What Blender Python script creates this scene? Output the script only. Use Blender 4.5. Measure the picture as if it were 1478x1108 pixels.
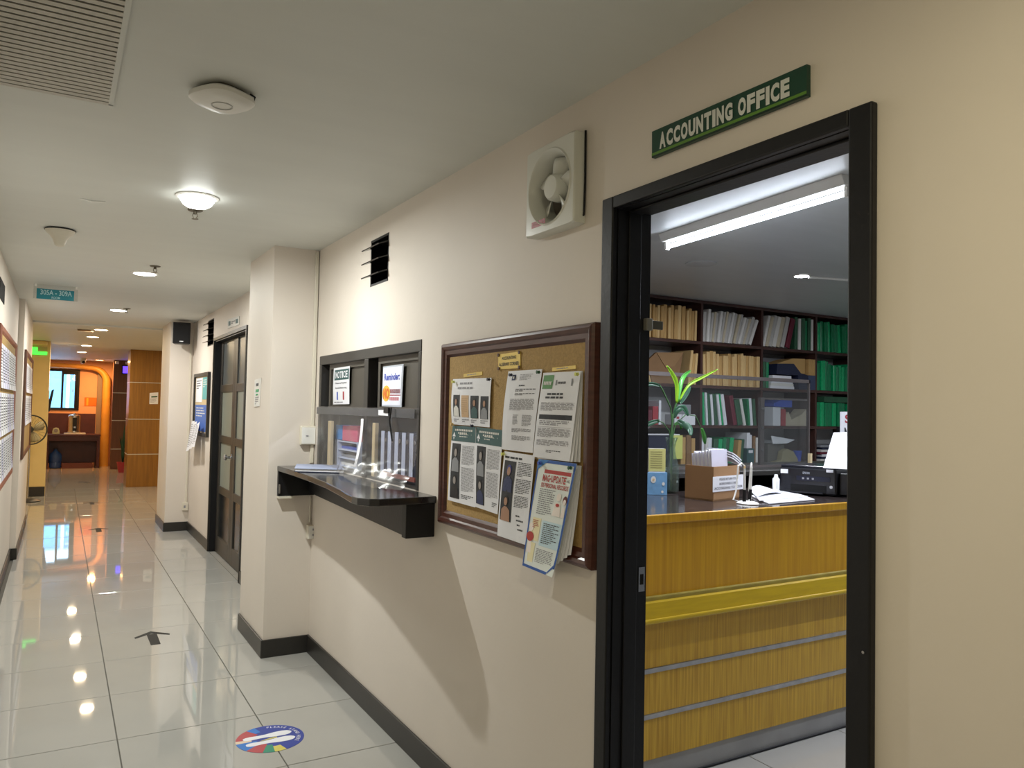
import bpy, bmesh, math, random
from mathutils import Vector, Matrix
for o in list(bpy.data.objects): bpy.data.objects.remove(o)
SC = bpy.context.scene; COL = SC.collection
random.seed(7)
# ---------------------------------------------------------------- camera
W_, H_ = 1478, 1108
FPX, YAW, PITCH, ROLL, CAMZ = 1117.1, .5287, .0338, .02, 1.5
fw = Vector((math.sin(YAW)*math.cos(PITCH), math.cos(YAW)*math.cos(PITCH), math.sin(PITCH)))
r0 = Vector((math.cos(YAW), -math.sin(YAW), 0)); u0 = r0.cross(fw)
cr = r0*math.cos(ROLL)+u0*math.sin(ROLL); cu = -r0*math.sin(ROLL)+u0*math.cos(ROLL)
cam = bpy.data.cameras.new('camera'); camo = bpy.data.objects.new('camera', cam); COL.objects.link(camo)
cam.sensor_width = 36; cam.sensor_fit = 'HORIZONTAL'; cam.lens = FPX*36/W_; cam.clip_start = .02
camo.matrix_world = Matrix(((cr.x, cu.x, -fw.x, 0), (cr.y, cu.y, -fw.y, 0), (cr.z, cu.z, -fw.z, CAMZ), (0, 0, 0, 1)))
SC.camera = camo
def P(px, py, ax, c):
    d = fw+cr*((px-W_/2)/FPX)-cu*((py-H_/2)/FPX); o = Vector((0, 0, CAMZ)); i = 'xyz'.index(ax)
    return o+d*((c-o[i])/d[i])
# ---------------------------------------------------------------- world and exposure
wd = bpy.data.worlds.new('sky'); SC.world = wd; wd.use_nodes = True
bg = wd.node_tree.nodes['Background']; bg.inputs[0].default_value = (.60, .80, 1, 1); bg.inputs[1].default_value = 7.
SC.view_settings.view_transform = 'Standard'; SC.view_settings.look = 'None'; SC.view_settings.gamma = 1
SC.view_settings.use_curve_mapping = False; SC.view_settings.exposure = 0.0
LAMP_W = 30.0       # corridor downlights, watts
TUBE_W = 38.0
# ---------------------------------------------------------------- helpers
def lin(c): return tuple((x/12.92 if x <= .04045 else ((x+.055)/1.055)**2.4) for x in c)
def rgb(h): return lin(tuple(int(h[i:i+2], 16)/255 for i in (0, 2, 4)))
MATS = {}
def mat(name, h, rough=.5, metal=0., var=.06, scale=6., bump=0., bscale=None, emit=0., stretch=(1, 1, 1), alpha=1., spec=.5, trans=0., h2=None, coat=0.):
    if name in MATS: return MATS[name]
    m = bpy.data.materials.new(name); m.use_nodes = True; nt = m.node_tree; b = nt.nodes['Principled BSDF']
    c = rgb(h)
    tc = nt.nodes.new('ShaderNodeTexCoord'); mp = nt.nodes.new('ShaderNodeMapping'); mp.inputs['Scale'].default_value = stretch
    nt.links.new(tc.outputs['Object'], mp.inputs[0])
    nz = nt.nodes.new('ShaderNodeTexNoise'); nz.inputs['Scale'].default_value = scale; nz.inputs['Detail'].default_value = 5
    nt.links.new(mp.outputs[0], nz.inputs['Vector'])
    rp = nt.nodes.new('ShaderNodeValToRGB')
    c2 = rgb(h2) if h2 else tuple(min(1, x*(1+var)) for x in c); c1 = c if h2 else tuple(x*(1-var) for x in c)
    rp.color_ramp.elements[0].color = (*c1, 1); rp.color_ramp.elements[1].color = (*c2, 1)
    rp.color_ramp.elements[0].position = .3; rp.color_ramp.elements[1].position = .7
    nt.links.new(nz.outputs[0], rp.inputs[0]); nt.links.new(rp.outputs[0], b.inputs['Base Color'])
    b.inputs['Roughness'].default_value = rough; b.inputs['Metallic'].default_value = metal
    b.inputs['Specular IOR Level'].default_value = spec; b.inputs['Alpha'].default_value = alpha
    b.inputs['Transmission Weight'].default_value = trans; b.inputs['Coat Weight'].default_value = coat
    if emit: b.inputs['Emission Color'].default_value = (*c, 1); b.inputs['Emission Strength'].default_value = emit
    if bump:
        n2 = nt.nodes.new('ShaderNodeTexNoise'); n2.inputs['Scale'].default_value = bscale or scale*4
        nt.links.new(mp.outputs[0], n2.inputs['Vector'])
        bp = nt.nodes.new('ShaderNodeBump'); bp.inputs['Strength'].default_value = bump; bp.inputs['Distance'].default_value = .01
        nt.links.new(n2.outputs[0], bp.inputs['Height']); nt.links.new(bp.outputs[0], b.inputs['Normal'])
    MATS[name] = m; return m
def clear(name, tint, gloss=.1, rough=.05, op=0., opc='888888'):
    m = bpy.data.materials.new(name); m.use_nodes = True; nt = m.node_tree; nt.nodes.remove(nt.nodes['Principled BSDF'])
    out = nt.nodes['Material Output']; t = nt.nodes.new('ShaderNodeBsdfTransparent'); t.inputs[0].default_value = (*rgb(tint), 1)
    g = nt.nodes.new('ShaderNodeBsdfGlossy'); g.inputs['Roughness'].default_value = rough
    d = nt.nodes.new('ShaderNodeBsdfDiffuse'); d.inputs[0].default_value = (*rgb(opc), 1)
    lw = nt.nodes.new('ShaderNodeLayerWeight'); lw.inputs[0].default_value = .5; fr = nt.nodes.new('ShaderNodeMath'); fr.operation = 'POWER'; fr.inputs[1].default_value = 4.; nt.links.new(lw.outputs['Facing'], fr.inputs[0])
    mu = nt.nodes.new('ShaderNodeMath'); mu.operation = 'MULTIPLY_ADD'; mu.inputs[1].default_value = .6; mu.inputs[2].default_value = gloss*.3
    nt.links.new(fr.outputs[0], mu.inputs[0])
    m1 = nt.nodes.new('ShaderNodeMixShader'); m1.inputs[0].default_value = op
    nt.links.new(t.outputs[0], m1.inputs[1]); nt.links.new(d.outputs[0], m1.inputs[2])
    m2 = nt.nodes.new('ShaderNodeMixShader'); nt.links.new(mu.outputs[0], m2.inputs[0])
    nt.links.new(m1.outputs[0], m2.inputs[1]); nt.links.new(g.outputs[0], m2.inputs[2]); nt.links.new(m2.outputs[0], out.inputs[0])
    return m
ORD = 'first second third fourth fifth sixth seventh eighth ninth tenth eleventh twelfth thirteenth fourteenth fifteenth sixteenth seventeenth eighteenth nineteenth twentieth'.split()
def nth(k): return ORD[k] if k < 20 else 'twenty-'+ORD[k-20]
ORG = {}
def tag(o, label=None, cat=None, group=None, kind=None):
    if label: o['label'] = label
    if cat: o['category'] = cat
    if group: o['group'] = group
    if kind: o['kind'] = kind
    return o
def thing(name, label, cat, loc, group=None):
    o = bpy.data.objects.new(name, None); COL.objects.link(o); o.location = loc; o.empty_display_size = .05
    ORG[o.name] = Vector(loc); return tag(o, label, cat, group)
class MB:
    def __init__(s): s.v = []; s.f = []; s.mi = []; s.cur = 0
    def add(s, vs, fs):
        k = len(s.v); s.v += [Vector(v) for v in vs]; s.f += [tuple(i+k for i in f) for f in fs]; s.mi += [s.cur]*len(fs); return s
    def box(s, x0, x1, y0, y1, z0, z1, M=None):
        vs = [Vector((x, y, z)) for z in (z0, z1) for y in (y0, y1) for x in (x0, x1)]
        if M: vs = [M @ v for v in vs]
        return s.add(vs, [(0, 2, 3, 1), (4, 5, 7, 6), (0, 1, 5, 4), (2, 6, 7, 3), (0, 4, 6, 2), (1, 3, 7, 5)])
    def prism(s, poly, a, b, axis='z', M=None):       # polygon in the other two axes, extruded a..b
        n = len(poly)
        def mk(p, h): return {'z': (p[0], p[1], h), 'x': (h, p[0], p[1]), 'y': (p[0], h, p[1])}[axis]
        vs = [Vector(mk(p, h)) for h in (a, b) for p in poly]
        if M: vs = [M @ v for v in vs]
        return s.add(vs, [tuple(range(n))[::-1], tuple(range(n, 2*n))]+[(i, (i+1) % n, n+(i+1) % n, n+i) for i in range(n)])
    def lathe(s, prof, c, axis=(0, 0, 1), n=24, sx=1., sy=1.):     # prof: (r, h)
        ax = Vector(axis).normalized(); t = Vector((1, 0, 0)) if abs(ax.x) < .9 else Vector((0, 1, 0))
        e1 = ax.cross(t).normalized(); e2 = ax.cross(e1); c = Vector(c); vs = []; fs = []; m = len(prof)
        for (r, h) in prof:
            for k in range(n):
                a = 2*math.pi*k/n; vs.append(c+ax*h+e1*(r*sx*math.cos(a))+e2*(r*sy*math.sin(a)))
        for j in range(m-1):
            for k in range(n): fs.append((j*n+k, j*n+(k+1) % n, (j+1)*n+(k+1) % n, (j+1)*n+k))
        fs += [tuple(range(n))[::-1], tuple((m-1)*n+k for k in range(n))]
        return s.add(vs, fs)
    def cyl(s, a, b, r, r2=None, n=14):
        a = Vector(a); b = Vector(b); return s.lathe([(r, 0), (r if r2 is None else r2, (b-a).length)], a, b-a, n)
    def tube(s, pts, r, n=8):
        pts = [Vector(p) for p in pts]; vs = []; fs = []; rr = r if isinstance(r, (list, tuple)) else [r]*len(pts); up = None
        for i, p in enumerate(pts):
            t = (pts[min(i+1, len(pts)-1)]-pts[max(i-1, 0)]).normalized()
            if up is None: up = t.orthogonal().normalized()
            up = (up-t*up.dot(t)).normalized(); w = t.cross(up)
            for k in range(n): a = 2*math.pi*k/n; vs.append(p+up*(rr[i]*math.cos(a))+w*(rr[i]*math.sin(a)))
        for i in range(len(pts)-1):
            for k in range(n): fs.append((i*n+k, i*n+(k+1) % n, (i+1)*n+(k+1) % n, (i+1)*n+k))
        fs += [tuple(range(n))[::-1], tuple((len(pts)-1)*n+k for k in range(n))]
        return s.add(vs, fs)
    def ell(s, c, rx, ry, rz, n=14, m=8):
        c = Vector(c); vs = [c+Vector((0, 0, -rz))]; fs = []
        for j in range(1, m):
            t = math.pi*j/m
            for k in range(n): a = 2*math.pi*k/n; vs.append(c+Vector((rx*math.sin(t)*math.cos(a), ry*math.sin(t)*math.sin(a), -rz*math.cos(t))))
        vs.append(c+Vector((0, 0, rz))); L = len(vs)-1
        for k in range(n): fs.append((0, 1+(k+1) % n, 1+k)); fs.append((L, L-n+k, L-n+(k+1) % n))
        for j in range(m-2):
            for k in range(n): fs.append((1+j*n+k, 1+j*n+(k+1) % n, 1+(j+1)*n+(k+1) % n, 1+(j+1)*n+k))
        return s.add(vs, fs)
    def build(s, name, m, parent=None, smooth=False, bevel=0., kind=None, label=None, cat=None, group=None, fix=True):
        if parent is None:
            lo = Vector([min(v[i] for v in s.v) for i in range(3)]); hi = Vector([max(v[i] for v in s.v) for i in range(3)])
            org = Vector(((lo.x+hi.x)/2, (lo.y+hi.y)/2, lo.z))
        else: org = ORG[parent.name]
        me = bpy.data.meshes.new(name); me.from_pydata([tuple(v-org) for v in s.v], [], s.f)
        for mm in (m if isinstance(m, (list, tuple)) else [m]): me.materials.append(mm)
        me.polygons.foreach_set('material_index', s.mi)
        if fix or smooth:
            bm = bmesh.new(); bm.from_mesh(me)
            if fix: bmesh.ops.recalc_face_normals(bm, faces=bm.faces)
            if smooth:
                for f in bm.faces: f.smooth = True
                for e in bm.edges:
                    if len(e.link_faces) == 2 and e.calc_face_angle(0) > .7: e.smooth = False
            bm.to_mesh(me); bm.free()
        o = bpy.data.objects.new(name, me); COL.objects.link(o); ORG[o.name] = org
        if parent: o.parent = parent
        else: o.location = org
        if bevel:
            b = o.modifiers.new('bevel', 'BEVEL'); b.width = bevel; b.segments = 2; b.limit_method = 'ANGLE'
        return tag(o, label, cat, group, kind)
def box(x0, x1, y0, y1, z0, z1): return MB().box(x0, x1, y0, y1, z0, z1)
def B(name, m, parent, *bb, bevel=0.): return box(*bb).build(name, m, parent, bevel=bevel)
TXT = {}
def text_geo(s, bold=.0):
    k = (s, bold)
    if k not in TXT:
        cu_ = bpy.data.curves.new('lettering', 'FONT'); cu_.body = s; cu_.offset = bold; cu_.resolution_u = 3; cu_.fill_mode = 'FRONT'
        o = bpy.data.objects.new('lettering', cu_); COL.objects.link(o)
        bpy.context.view_layer.update()
        me = bpy.data.meshes.new_from_object(o.evaluated_get(bpy.context.evaluated_depsgraph_get()))
        vs = [v.co.copy() for v in me.vertices]; fs = [tuple(p.vertices) for p in me.polygons]
        bpy.data.objects.remove(o); bpy.data.curves.remove(cu_); bpy.data.meshes.remove(me)
        xs = [v.x for v in vs]; ys = [v.y for v in vs]; x0, x1, y0, y1 = min(xs), max(xs), min(ys), max(ys)
        TXT[k] = ([((v.x-x0)/(x1-x0), (y1-v.y)/(y1-y0)) for v in vs], fs, (x1-x0)/(y1-y0))
    return TXT[k]
class Sheet:
    """a sheet, plate or sign with its four corners in space; prints are mapped onto its (u right, v down) surface"""
    def __init__(s, q, n, bow=None, t=.0012, nu=6, nv=8):
        s.q = [Vector(p) for p in q]; s.n = Vector(n).normalized(); s.bow = bow or (lambda u, v: 0); s.t = t; s.nu = nu; s.nv = nv
    def at(s, u, v, off=0.):
        a, b, c, d = s.q
        return (a*(1-u)+b*u)*(1-v)+(d*(1-u)+c*u)*v+s.n*(s.bow(u, v)+off)
    def mesh(s, name, m, parent=None, **k):
        b = MB(); nu, nv = s.nu, s.nv; N = (nu+1)*(nv+1); vs = []; fs = []
        for off in (0, -s.t):
            for j in range(nv+1):
                for i in range(nu+1): vs.append(s.at(i/nu, j/nv, off))
        I = lambda i, j: j*(nu+1)+i
        for j in range(nv):
            for i in range(nu):
                fs.append((I(i, j), I(i, j+1), I(i+1, j+1), I(i+1, j))); fs.append(tuple(x+N for x in (I(i, j), I(i+1, j), I(i+1, j+1), I(i, j+1))))
        for i in range(nu): fs += [(I(i, 0), I(i+1, 0), I(i+1, 0)+N, I(i, 0)+N), (I(i, nv), I(i, nv)+N, I(i+1, nv)+N, I(i+1, nv))]
        for j in range(nv): fs += [(I(0, j), I(0, j)+N, I(0, j+1)+N, I(0, j+1)), (I(nu, j), I(nu, j+1), I(nu, j+1)+N, I(nu, j)+N)]
        b.add(vs, fs); s.o = b.build(name, m, parent, **k); return s.o
    def rects(s, name, rs, m, off=.0008, parent=None):
        b = MB()
        for (a, c, d, e) in rs:
            n = max(1, int((d-a)*s.nu+.5)); k = max(1, int((e-c)*s.nv+.5)); vs = []; fs = []
            for j in range(k+1):
                for i in range(n+1): vs.append(s.at(a+(d-a)*i/n, c+(e-c)*j/k, off))
            for j in range(k):
                for i in range(n): fs.append((j*(n+1)+i, (j+1)*(n+1)+i, (j+1)*(n+1)+i+1, j*(n+1)+i+1))
            b.add(vs, fs)
        return b.build(name, m, parent or s.o, fix=False)
    def poly(s, name, pts, m, off=.0012, parent=None):
        b = MB(); c = (sum(p[0] for p in pts)/len(pts), sum(p[1] for p in pts)/len(pts)); n = len(pts)
        b.add([s.at(*c, off)]+[s.at(*p, off) for p in pts], [(0, 1+i, 1+(i+1) % n) for i in range(n)])
        return b.build(name, m, parent or s.o, fix=False)
    def oval(s, name, cx, cy, rx, ry, m, off=.0016, n=16):
        return s.poly(name, [(cx+rx*math.cos(2*math.pi*k/n), cy+ry*math.sin(2*math.pi*k/n)) for k in range(n)], m, off)
    def text(s, name, t, a, c, d, e, m, bold=.0, off=.0014, parent=None):
        vs, fs, _ = text_geo(t, bold)
        return MB().add([s.at(a+(d-a)*u, c+(e-c)*v, off) for u, v in vs], fs).build(name, m, parent or s.o, fix=False)
    def heavy(s, name, t, a, c, d, e, m, bold=.045, off=.0014, wide=(('I', .52), (' ', .5), ('-', .6), ('.', .4))):
        w = [dict(wide).get(ch, 1.) for ch in t]; k = (d-a)/sum(w); x = a
        for ch, cw in zip(t, w):
            if ch != ' ':
                vs, fs, _ = text_geo(ch, bold); x0, x1 = x+k*.06, x+k*(cw-.06); y0, y1 = (c, e) if ch != '-' else (c+(e-c)*.45, c+(e-c)*.62)
                MB().add([s.at(x0+(x1-x0)*u, y0+(y1-y0)*v, off) for u, v in vs], fs).build(name, m, s.o, fix=False)
            x += k*cw
    def lines(s, name, a, c, d, e, n, m, fill=.45, rag=.12, seed=1, parent=None):
        R = random.Random(seed); rs = []; h = (e-c)/n
        for k in range(n):
            x = a; y = c+k*h; end = d-(d-a)*(R.random()*rag if k < n-1 else .3+.4*R.random())
            while x < end:
                w = (d-a)*R.uniform(.06, .2); rs.append((x, y, min(x+w, end), y+h*fill)); x += w+(d-a)*.03
        return s.rects(name, rs, m, parent=parent)
    def portrait(s, a, c, d, e, bgm, body, skin, hair):
        p = s.rects('photo', [(a, c, d, e)], bgm); w = d-a; h = e-c; cx = (a+d)/2
        s.poly('clothing', [(a+w*.1, e), (a+w*.14, c+h*.62), (cx-w*.12, c+h*.5), (cx+w*.12, c+h*.5), (d-w*.14, c+h*.62), (d-w*.1, e)], body, .0016)
        s.oval('hair', cx, c+h*.29, w*.2, h*.17, hair, .0018); s.oval('face', cx, c+h*.33, w*.15, h*.14, skin, .0022)
        return p
def wallsheet(px, x, n=(-1, 0, 0), **k): return Sheet([P(a, b, 'x', x) for a, b in px], n, **k)
def holes_wall(name, axis, c0, c1, a0, a1, z0, z1, holes, m):
    """wall slab between c0 and c1 across `axis`, spanning a0..a1 and z0..z1, with rectangular openings (a0,a1,z0,z1)"""
    A = sorted({a0, a1, *[h[0] for h in holes], *[h[1] for h in holes]}); Z = sorted({z0, z1, *[h[2] for h in holes], *[h[3] for h in holes]})
    b = MB()
    for i in range(len(A)-1):
        run = None
        for j in range(len(Z)-1):
            ca, cz = (A[i]+A[i+1])/2, (Z[j]+Z[j+1])/2
            hole = any(h[0] < ca < h[1] and h[2] < cz < h[3] for h in holes)
            if hole or cz > z1:
                run = None; continue
            zz = (Z[j], Z[j+1])
            if axis == 'x': b.box(c0, c1, A[i], A[i+1], *zz)
            else: b.box(A[i], A[i+1], c0, c1, *zz)
    return b.build(name, m, kind='structure')
def rails(rect, prof, name, m, parent, plane='x', base=0., sgn=-1):
    """four mitred frame rails; rect=(a0,a1,z0,z1); prof: (inset, height) points, swept"""
    a0, a1, z0, z1 = rect
    def corner(i, k):
        ins = prof[k][0]
        return [(a0+ins, z0+ins), (a1-ins, z0+ins), (a1-ins, z1-ins), (a0+ins, z1-ins)][i]
    for i in range(4):
        j = (i+1) % 4; vs = []; n = len(prof)
        for c in (i, j):
            for k in range(n):
                a, z = corner(c, k); h = base+sgn*prof[k][1]
                vs.append((h, a, z) if plane == 'x' else (a, h, z))
        fs = [(k, k+1, n+k+1, n+k) for k in range(n-1)]+[(n-1, 0, n, 2*n-1), tuple(range(n)), tuple(range(n, 2*n))]
        MB().add(vs, fs).build(name, m, parent)
def copy_tree(o, parent=None):
    c = o.copy(); COL.objects.link(c); c.parent = parent
    for ch in list(o.children): copy_tree(ch, c)
    return c
# ---------------------------------------------------------------- materials
M_wall = mat('wall_paint', 'DAD1C6', .6, var=.03, scale=1.6, bump=.05, bscale=40)
M_ceil = mat('ceiling_paint', 'D6D8D2', .5, var=.02, scale=1.2, spec=.35, bump=.10, bscale=5, stretch=(1, 5, 1))
M_black = mat('black_paint', '111114', .45, spec=.4, var=.2, bump=.06, bscale=60)
M_base = mat('baseboard_paint', '2B2926', .38, var=.15)
M_tile = mat('porcelain_tile', 'AAA9A4', .03, var=.035, scale=2.2, spec=.55)
M_grout = mat('tile_grout', '5C5952', .8)
M_dark = mat('dark_void', '0A0A0A', .9)
M_white = mat('white_plastic', 'E9E8E2', .35, var=.02)
M_cream = mat('cream_plastic', 'D8D2C2', .4, var=.03)
M_paper = mat('paper_white', 'E4E5EA', .7, var=.02)
M_paper2 = mat('paper_aged', 'DAD8D2', .7, var=.05)
M_ink = mat('print_ink', '4A4A50', .7); M_inkl = mat('print_ink_light', '8E8E94', .7)
M_cork = mat('cork', 'A88A56', .85, var=.14, scale=120, bump=.25, bscale=160)
M_frame = mat('mahogany', '4C2A22', .3, var=.25, scale=14, stretch=(1, 1, 8))
M_brass = mat('brass_plate', 'D8BE6A', .32, metal=.35, var=.06)
M_steel = mat('brushed_steel', 'B9BABC', .25, metal=1., var=.05)
M_shelf = mat('dark_shelf_wood', '4A2F28', .38, var=.25, scale=8, stretch=(1, 1, 1))
M_wood = mat('ochre_veneer', 'BA860C', .33, h2='CE9C18', scale=3, stretch=(22, 22, .7), coat=.25, bump=.03)
M_wood2 = mat('ochre_veneer_streaked', 'B08418', .4, h2='D8AE34', scale=4, stretch=(26, 26, .8), coat=.15, bump=.06)
M_gold = mat('ochre_moulding', 'C0A11A', .35, var=.1, stretch=(1, 8, 8), coat=.2)
M_alu = mat('aluminium_strip', 'A9AAAC', .3, metal=.7, var=.15, scale=20)
M_plinth = mat('grey_plinth', '9C9C9C', .45, var=.1)
M_stone = mat('dark_counter_stone', '3A3230', .12, var=.5, scale=35, spec=.6)
M_tan = mat('manila_tan', 'BF9A60', .75, var=.10, scale=3); M_tan2 = mat('manila_light', 'D4B47C', .75, var=.08, scale=3)
M_kraft = mat('kraft_brown', '8A6A48', .8, var=.08)
M_green = mat('green_plastic', '108050', .28, var=.2, scale=9); M_green2 = mat('green_board', '2D5A3E', .6, var=.15)
M_green3 = mat('bright_green_plastic', '18A868', .25, var=.25, scale=10)
M_maroon = mat('maroon_board', '6A1E30', .6); M_red = mat('red_board', 'A8353E', .55)
M_navy = mat('navy_board', '20263F', .5); M_blue = mat('blue_plastic', '2F52B8', .4); M_teal = mat('teal_print', '35595A', .6)
M_yel = mat('yellow_green_paper', 'DCE07A', .7)
M_card = mat('corrugated_card', 'A47D55', .8, var=.06, bump=.05)
M_skin = mat('print_skin', 'A9826A', .7); M_hair = mat('print_hair', '241E1C', .7); M_pd = mat('print_dark', '26272B', .7)
M_pg = mat('print_grey', '8A8C90', .7); M_pb = mat('print_blue', '30385C', .7)
M_acr = clear('clear_acrylic', 'F4F6F6', .12, .04, .02, 'AAAAAA')
M_film = clear('plastic_film', 'F0F0F2', .16, .22, .045, 'B8B8BC')
M_glass = clear('window_glass', 'EEF4F6', .15, .02)
# ================================================================ THE SETTING
XW, XT, ZC = 1.367, 1.487, 2.467
XL, XLP = -.36, -.31
# floor
box(-1.6, 8., -2.6, 21.2, -.15, -.006).build('floor', M_grout, kind='structure')
FL = bpy.data.objects['floor']
TX, TY, TS = .2747, 3.892, .6
tile_cache = {}
def tile(x0, x1, y0, y1):
    g = .0024; w, l = round(x1-x0-2*g, 4), round(y1-y0-2*g, 4)
    if w < .03 or l < .03: return
    if (w, l) not in tile_cache:
        b = MB(); e = .0015
        b.add([(-w/2, -l/2, 0), (w/2, -l/2, 0), (w/2, l/2, 0), (-w/2, l/2, 0), (-w/2, -l/2, .006-e), (w/2, -l/2, .006-e), (w/2, l/2, .006-e), (-w/2, l/2, .006-e),
               (-w/2+e, -l/2+e, .006), (w/2-e, -l/2+e, .006), (w/2-e, l/2-e, .006), (-w/2+e, l/2-e, .006)],
              [(3, 2, 1, 0), (8, 9, 10, 11)]+[(i, (i+1) % 4, 4+(i+1) % 4, 4+i) for i in range(4)]+[(4+i, 4+(i+1) % 4, 8+(i+1) % 4, 8+i) for i in range(4)])
        me = bpy.data.meshes.new('floor_tile'); me.from_pydata([tuple(v) for v in b.v], [], b.f); me.materials.append(M_tile); tile_cache[(w, l)] = me
    o = bpy.data.objects.new('floor_tile', tile_cache[(w, l)]); COL.objects.link(o); o.parent = FL
    o.location = Vector(((x0+x1)/2, (y0+y1)/2, -.006))-ORG['floor']
def tile_field(x0, x1, y0, y1):
    i0 = math.floor((x0-TX)/TS); i1 = math.ceil((x1-TX)/TS); j0 = math.floor((y0-TY)/TS); j1 = math.ceil((y1-TY)/TS)
    for i in range(i0, i1):
        for j in range(j0, j1):
            tile(max(x0, TX+i*TS), min(x1, TX+(i+1)*TS), max(y0, TY+j*TS), min(y1, TY+(j+1)*TS))
tile_field(XL, XW, .4, 9.9)
tile_field(-.31, 1.2, 9.9, 15.3)
tile_field(XT, 4.5, .6, 2.7)
# the rest of the floor, too far or out of view to tell tiles apart
mt = bpy.data.materials.new('far_tile'); mt.use_nodes = True; nt = mt.node_tree; pb = nt.nodes['Principled BSDF']
tc = nt.nodes.new('ShaderNodeTexCoord'); br = nt.nodes.new('ShaderNodeTexBrick'); mp = nt.nodes.new('ShaderNodeMapping')
br.offset = 0; br.inputs['Color1'].default_value = (*rgb('ACA9A3'), 1); br.inputs['Color2'].default_value = (*rgb('A8A59E'), 1); br.inputs['Mortar'].default_value = (*rgb('6E6A62'), 1)
br.inputs['Scale'].default_value = 1; br.inputs['Mortar Size'].default_value = .002; br.inputs['Brick Width'].default_value = TS; br.inputs['Row Height'].default_value = TS
mp.inputs['Location'].default_value = (-TX, -TY, 0)
nt.links.new(tc.outputs['Object'], mp.inputs[0]); nt.links.new(mp.outputs[0], br.inputs['Vector']); nt.links.new(br.outputs[0], pb.inputs['Base Color']); pb.inputs['Roughness'].default_value = .035
b = MB()
for r in ((-1.6, XL, -2.6, 21.2), (XL, XT, -2.6, .4), (XL, -.31, 9.9, 21.2), (XW, XT, .4, 9.9), (-.31, 1.2, 15.3, 21.2), (1.2, 8, 9.9, 21.2), (XT, 8, -2.6, .6), (4.5, 8, .6, 9.9), (XT, 4.5, 2.7, 9.9)):
    b.box(r[0], r[1], r[2], r[3], -.006, -.0003)
b.build('floor_paving', mt, FL)['kind'] = 'stuff'
# ceiling
box(-1.6, XT, -2.6, 10.95, ZC, ZC+.15).build('ceiling', M_ceil, kind='structure')
box(-1.6, 8, 10.95, 21.2, 2.445, ZC+.15).build('ceiling', M_ceil, kind='structure')
box(XT, 8, -2.6, 10.95, ZC, ZC+.15).build('ceiling', mat('office_ceiling_paint', 'CBCFD0', .4, var=.03, scale=2, bump=.12, bscale=4, stretch=(1, 4, 1)), kind='structure')
# walls
WIN = (3.13, 4.665, 1.14, 1.80); DOOR = (.985, 1.76, 0, 2.09); VENT = (3.56, 3.815, 2.12, 2.36); FANH = (1.953, 2.165, 2.11, 2.32); D2 = (6.84, 8.41, 0, 2.15); VT2 = (8.53, 8.9, 2.12, 2.40)
holes_wall('wall_right', 'x', XW, XT, -2.6, 10.3, 0, ZC, [WIN, DOOR, VENT, FANH, D2, VT2], M_wall)
box(XL-.12, XL, -2.6, 8.7, 0, ZC).build('wall_left', M_wall, kind='structure')
box(XL-.12, XLP, 8.7, 11.25, 0, ZC).build('wall_left_pier', M_wall, kind='structure')
box(1.094, XW, 4.75, 5.43, 0, ZC).build('wall_column', M_wall, kind='structure')
box(1.11, 1.55, 9.9, 10.75, 0, ZC).build('wall_column', M_wall, kind='structure')
box(XL-.12, XT, -2.72, -2.6, 0, ZC).build('wall_back', M_wall, kind='structure')
# office shell
M_owall = mat('office_wall_paint', 'C9CBCB', .5, var=.03)
box(XT, 8, 5.22, 5.34, 0, ZC).build('wall_office_rear', M_owall, kind='structure')
box(7.9, 8, -2.6, 5.22, 0, ZC).build('wall_office_right', M_owall, kind='structure')
box(XT, 7.9, -2.72, -2.6, 0, ZC).build('wall_office_front', M_owall, kind='structure')
# room behind the double door and the far lobby
M_orange = mat('orange_wall_paint', 'E8AE84', .55, var=.03); M_yellow = mat('yellow_wall_paint', 'E3CB8C', .55, var=.03)
box(1.55, 8, 10.3, 10.42, 0, ZC).build('wall_lobby_near', M_wall, kind='structure')
box(3.4, 3.52, 10.42, 20.7, 0, ZC).build('wall_lobby_right', M_wall, kind='structure')
box(-1.3, -1.18, 11.25, 20.7, 0, ZC).build('wall_lobby_left', M_yellow, kind='structure')
box(-1.3, XL-.12, 11.13, 11.25, 0, ZC).build('wall_lobby_return', M_yellow, kind='structure')
box(-1.18, -.15, 14.3, 14.9, 0, 2.445).build('wall_yellow_pier', M_yellow, kind='structure')
FWIN = (-.62, .40, 1.30, 2.24)
holes_wall('wall_far', 'y', 20.7, 20.82, -1.3, 3.52, 0, ZC, [FWIN], M_orange)
# baseboards
bh = .105
def bb(name, *r): return box(*r).build(name, M_base, kind='structure', bevel=.003)
bb('baseboard_right', XW-.013, XW, 1.806, 4.737, 0, bh); bb('baseboard_right', XW-.013, XW, -2.6, .935, 0, bh)
bb('baseboard_column', 1.081, XW, 4.737, 4.75, 0, bh); bb('baseboard_column', 1.081, 1.094, 4.75, 5.43, 0, bh)
bb('baseboard_right', XW-.013, XW, 5.443, 6.80, 0, bh); bb('baseboard_right', XW-.013, XW, 8.45, 9.887, 0, bh)
bb('baseboard_column', 1.097, XW, 9.887, 9.9, 0, bh); bb('baseboard_column', 1.097, 1.11, 9.9, 10.75, 0, bh)
bb('baseboard_left', XL, XL+.013, -2.6, 8.687, 0, bh); bb('baseboard_left', XL, XLP+.013, 8.687, 8.7, 0, bh); bb('baseboard_left', XLP, XLP+.013, 8.7, 11.25, 0, bh)
bb('baseboard_yellow_pier', -1.18, -.15, 14.287, 14.3, 0, .15)
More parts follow.
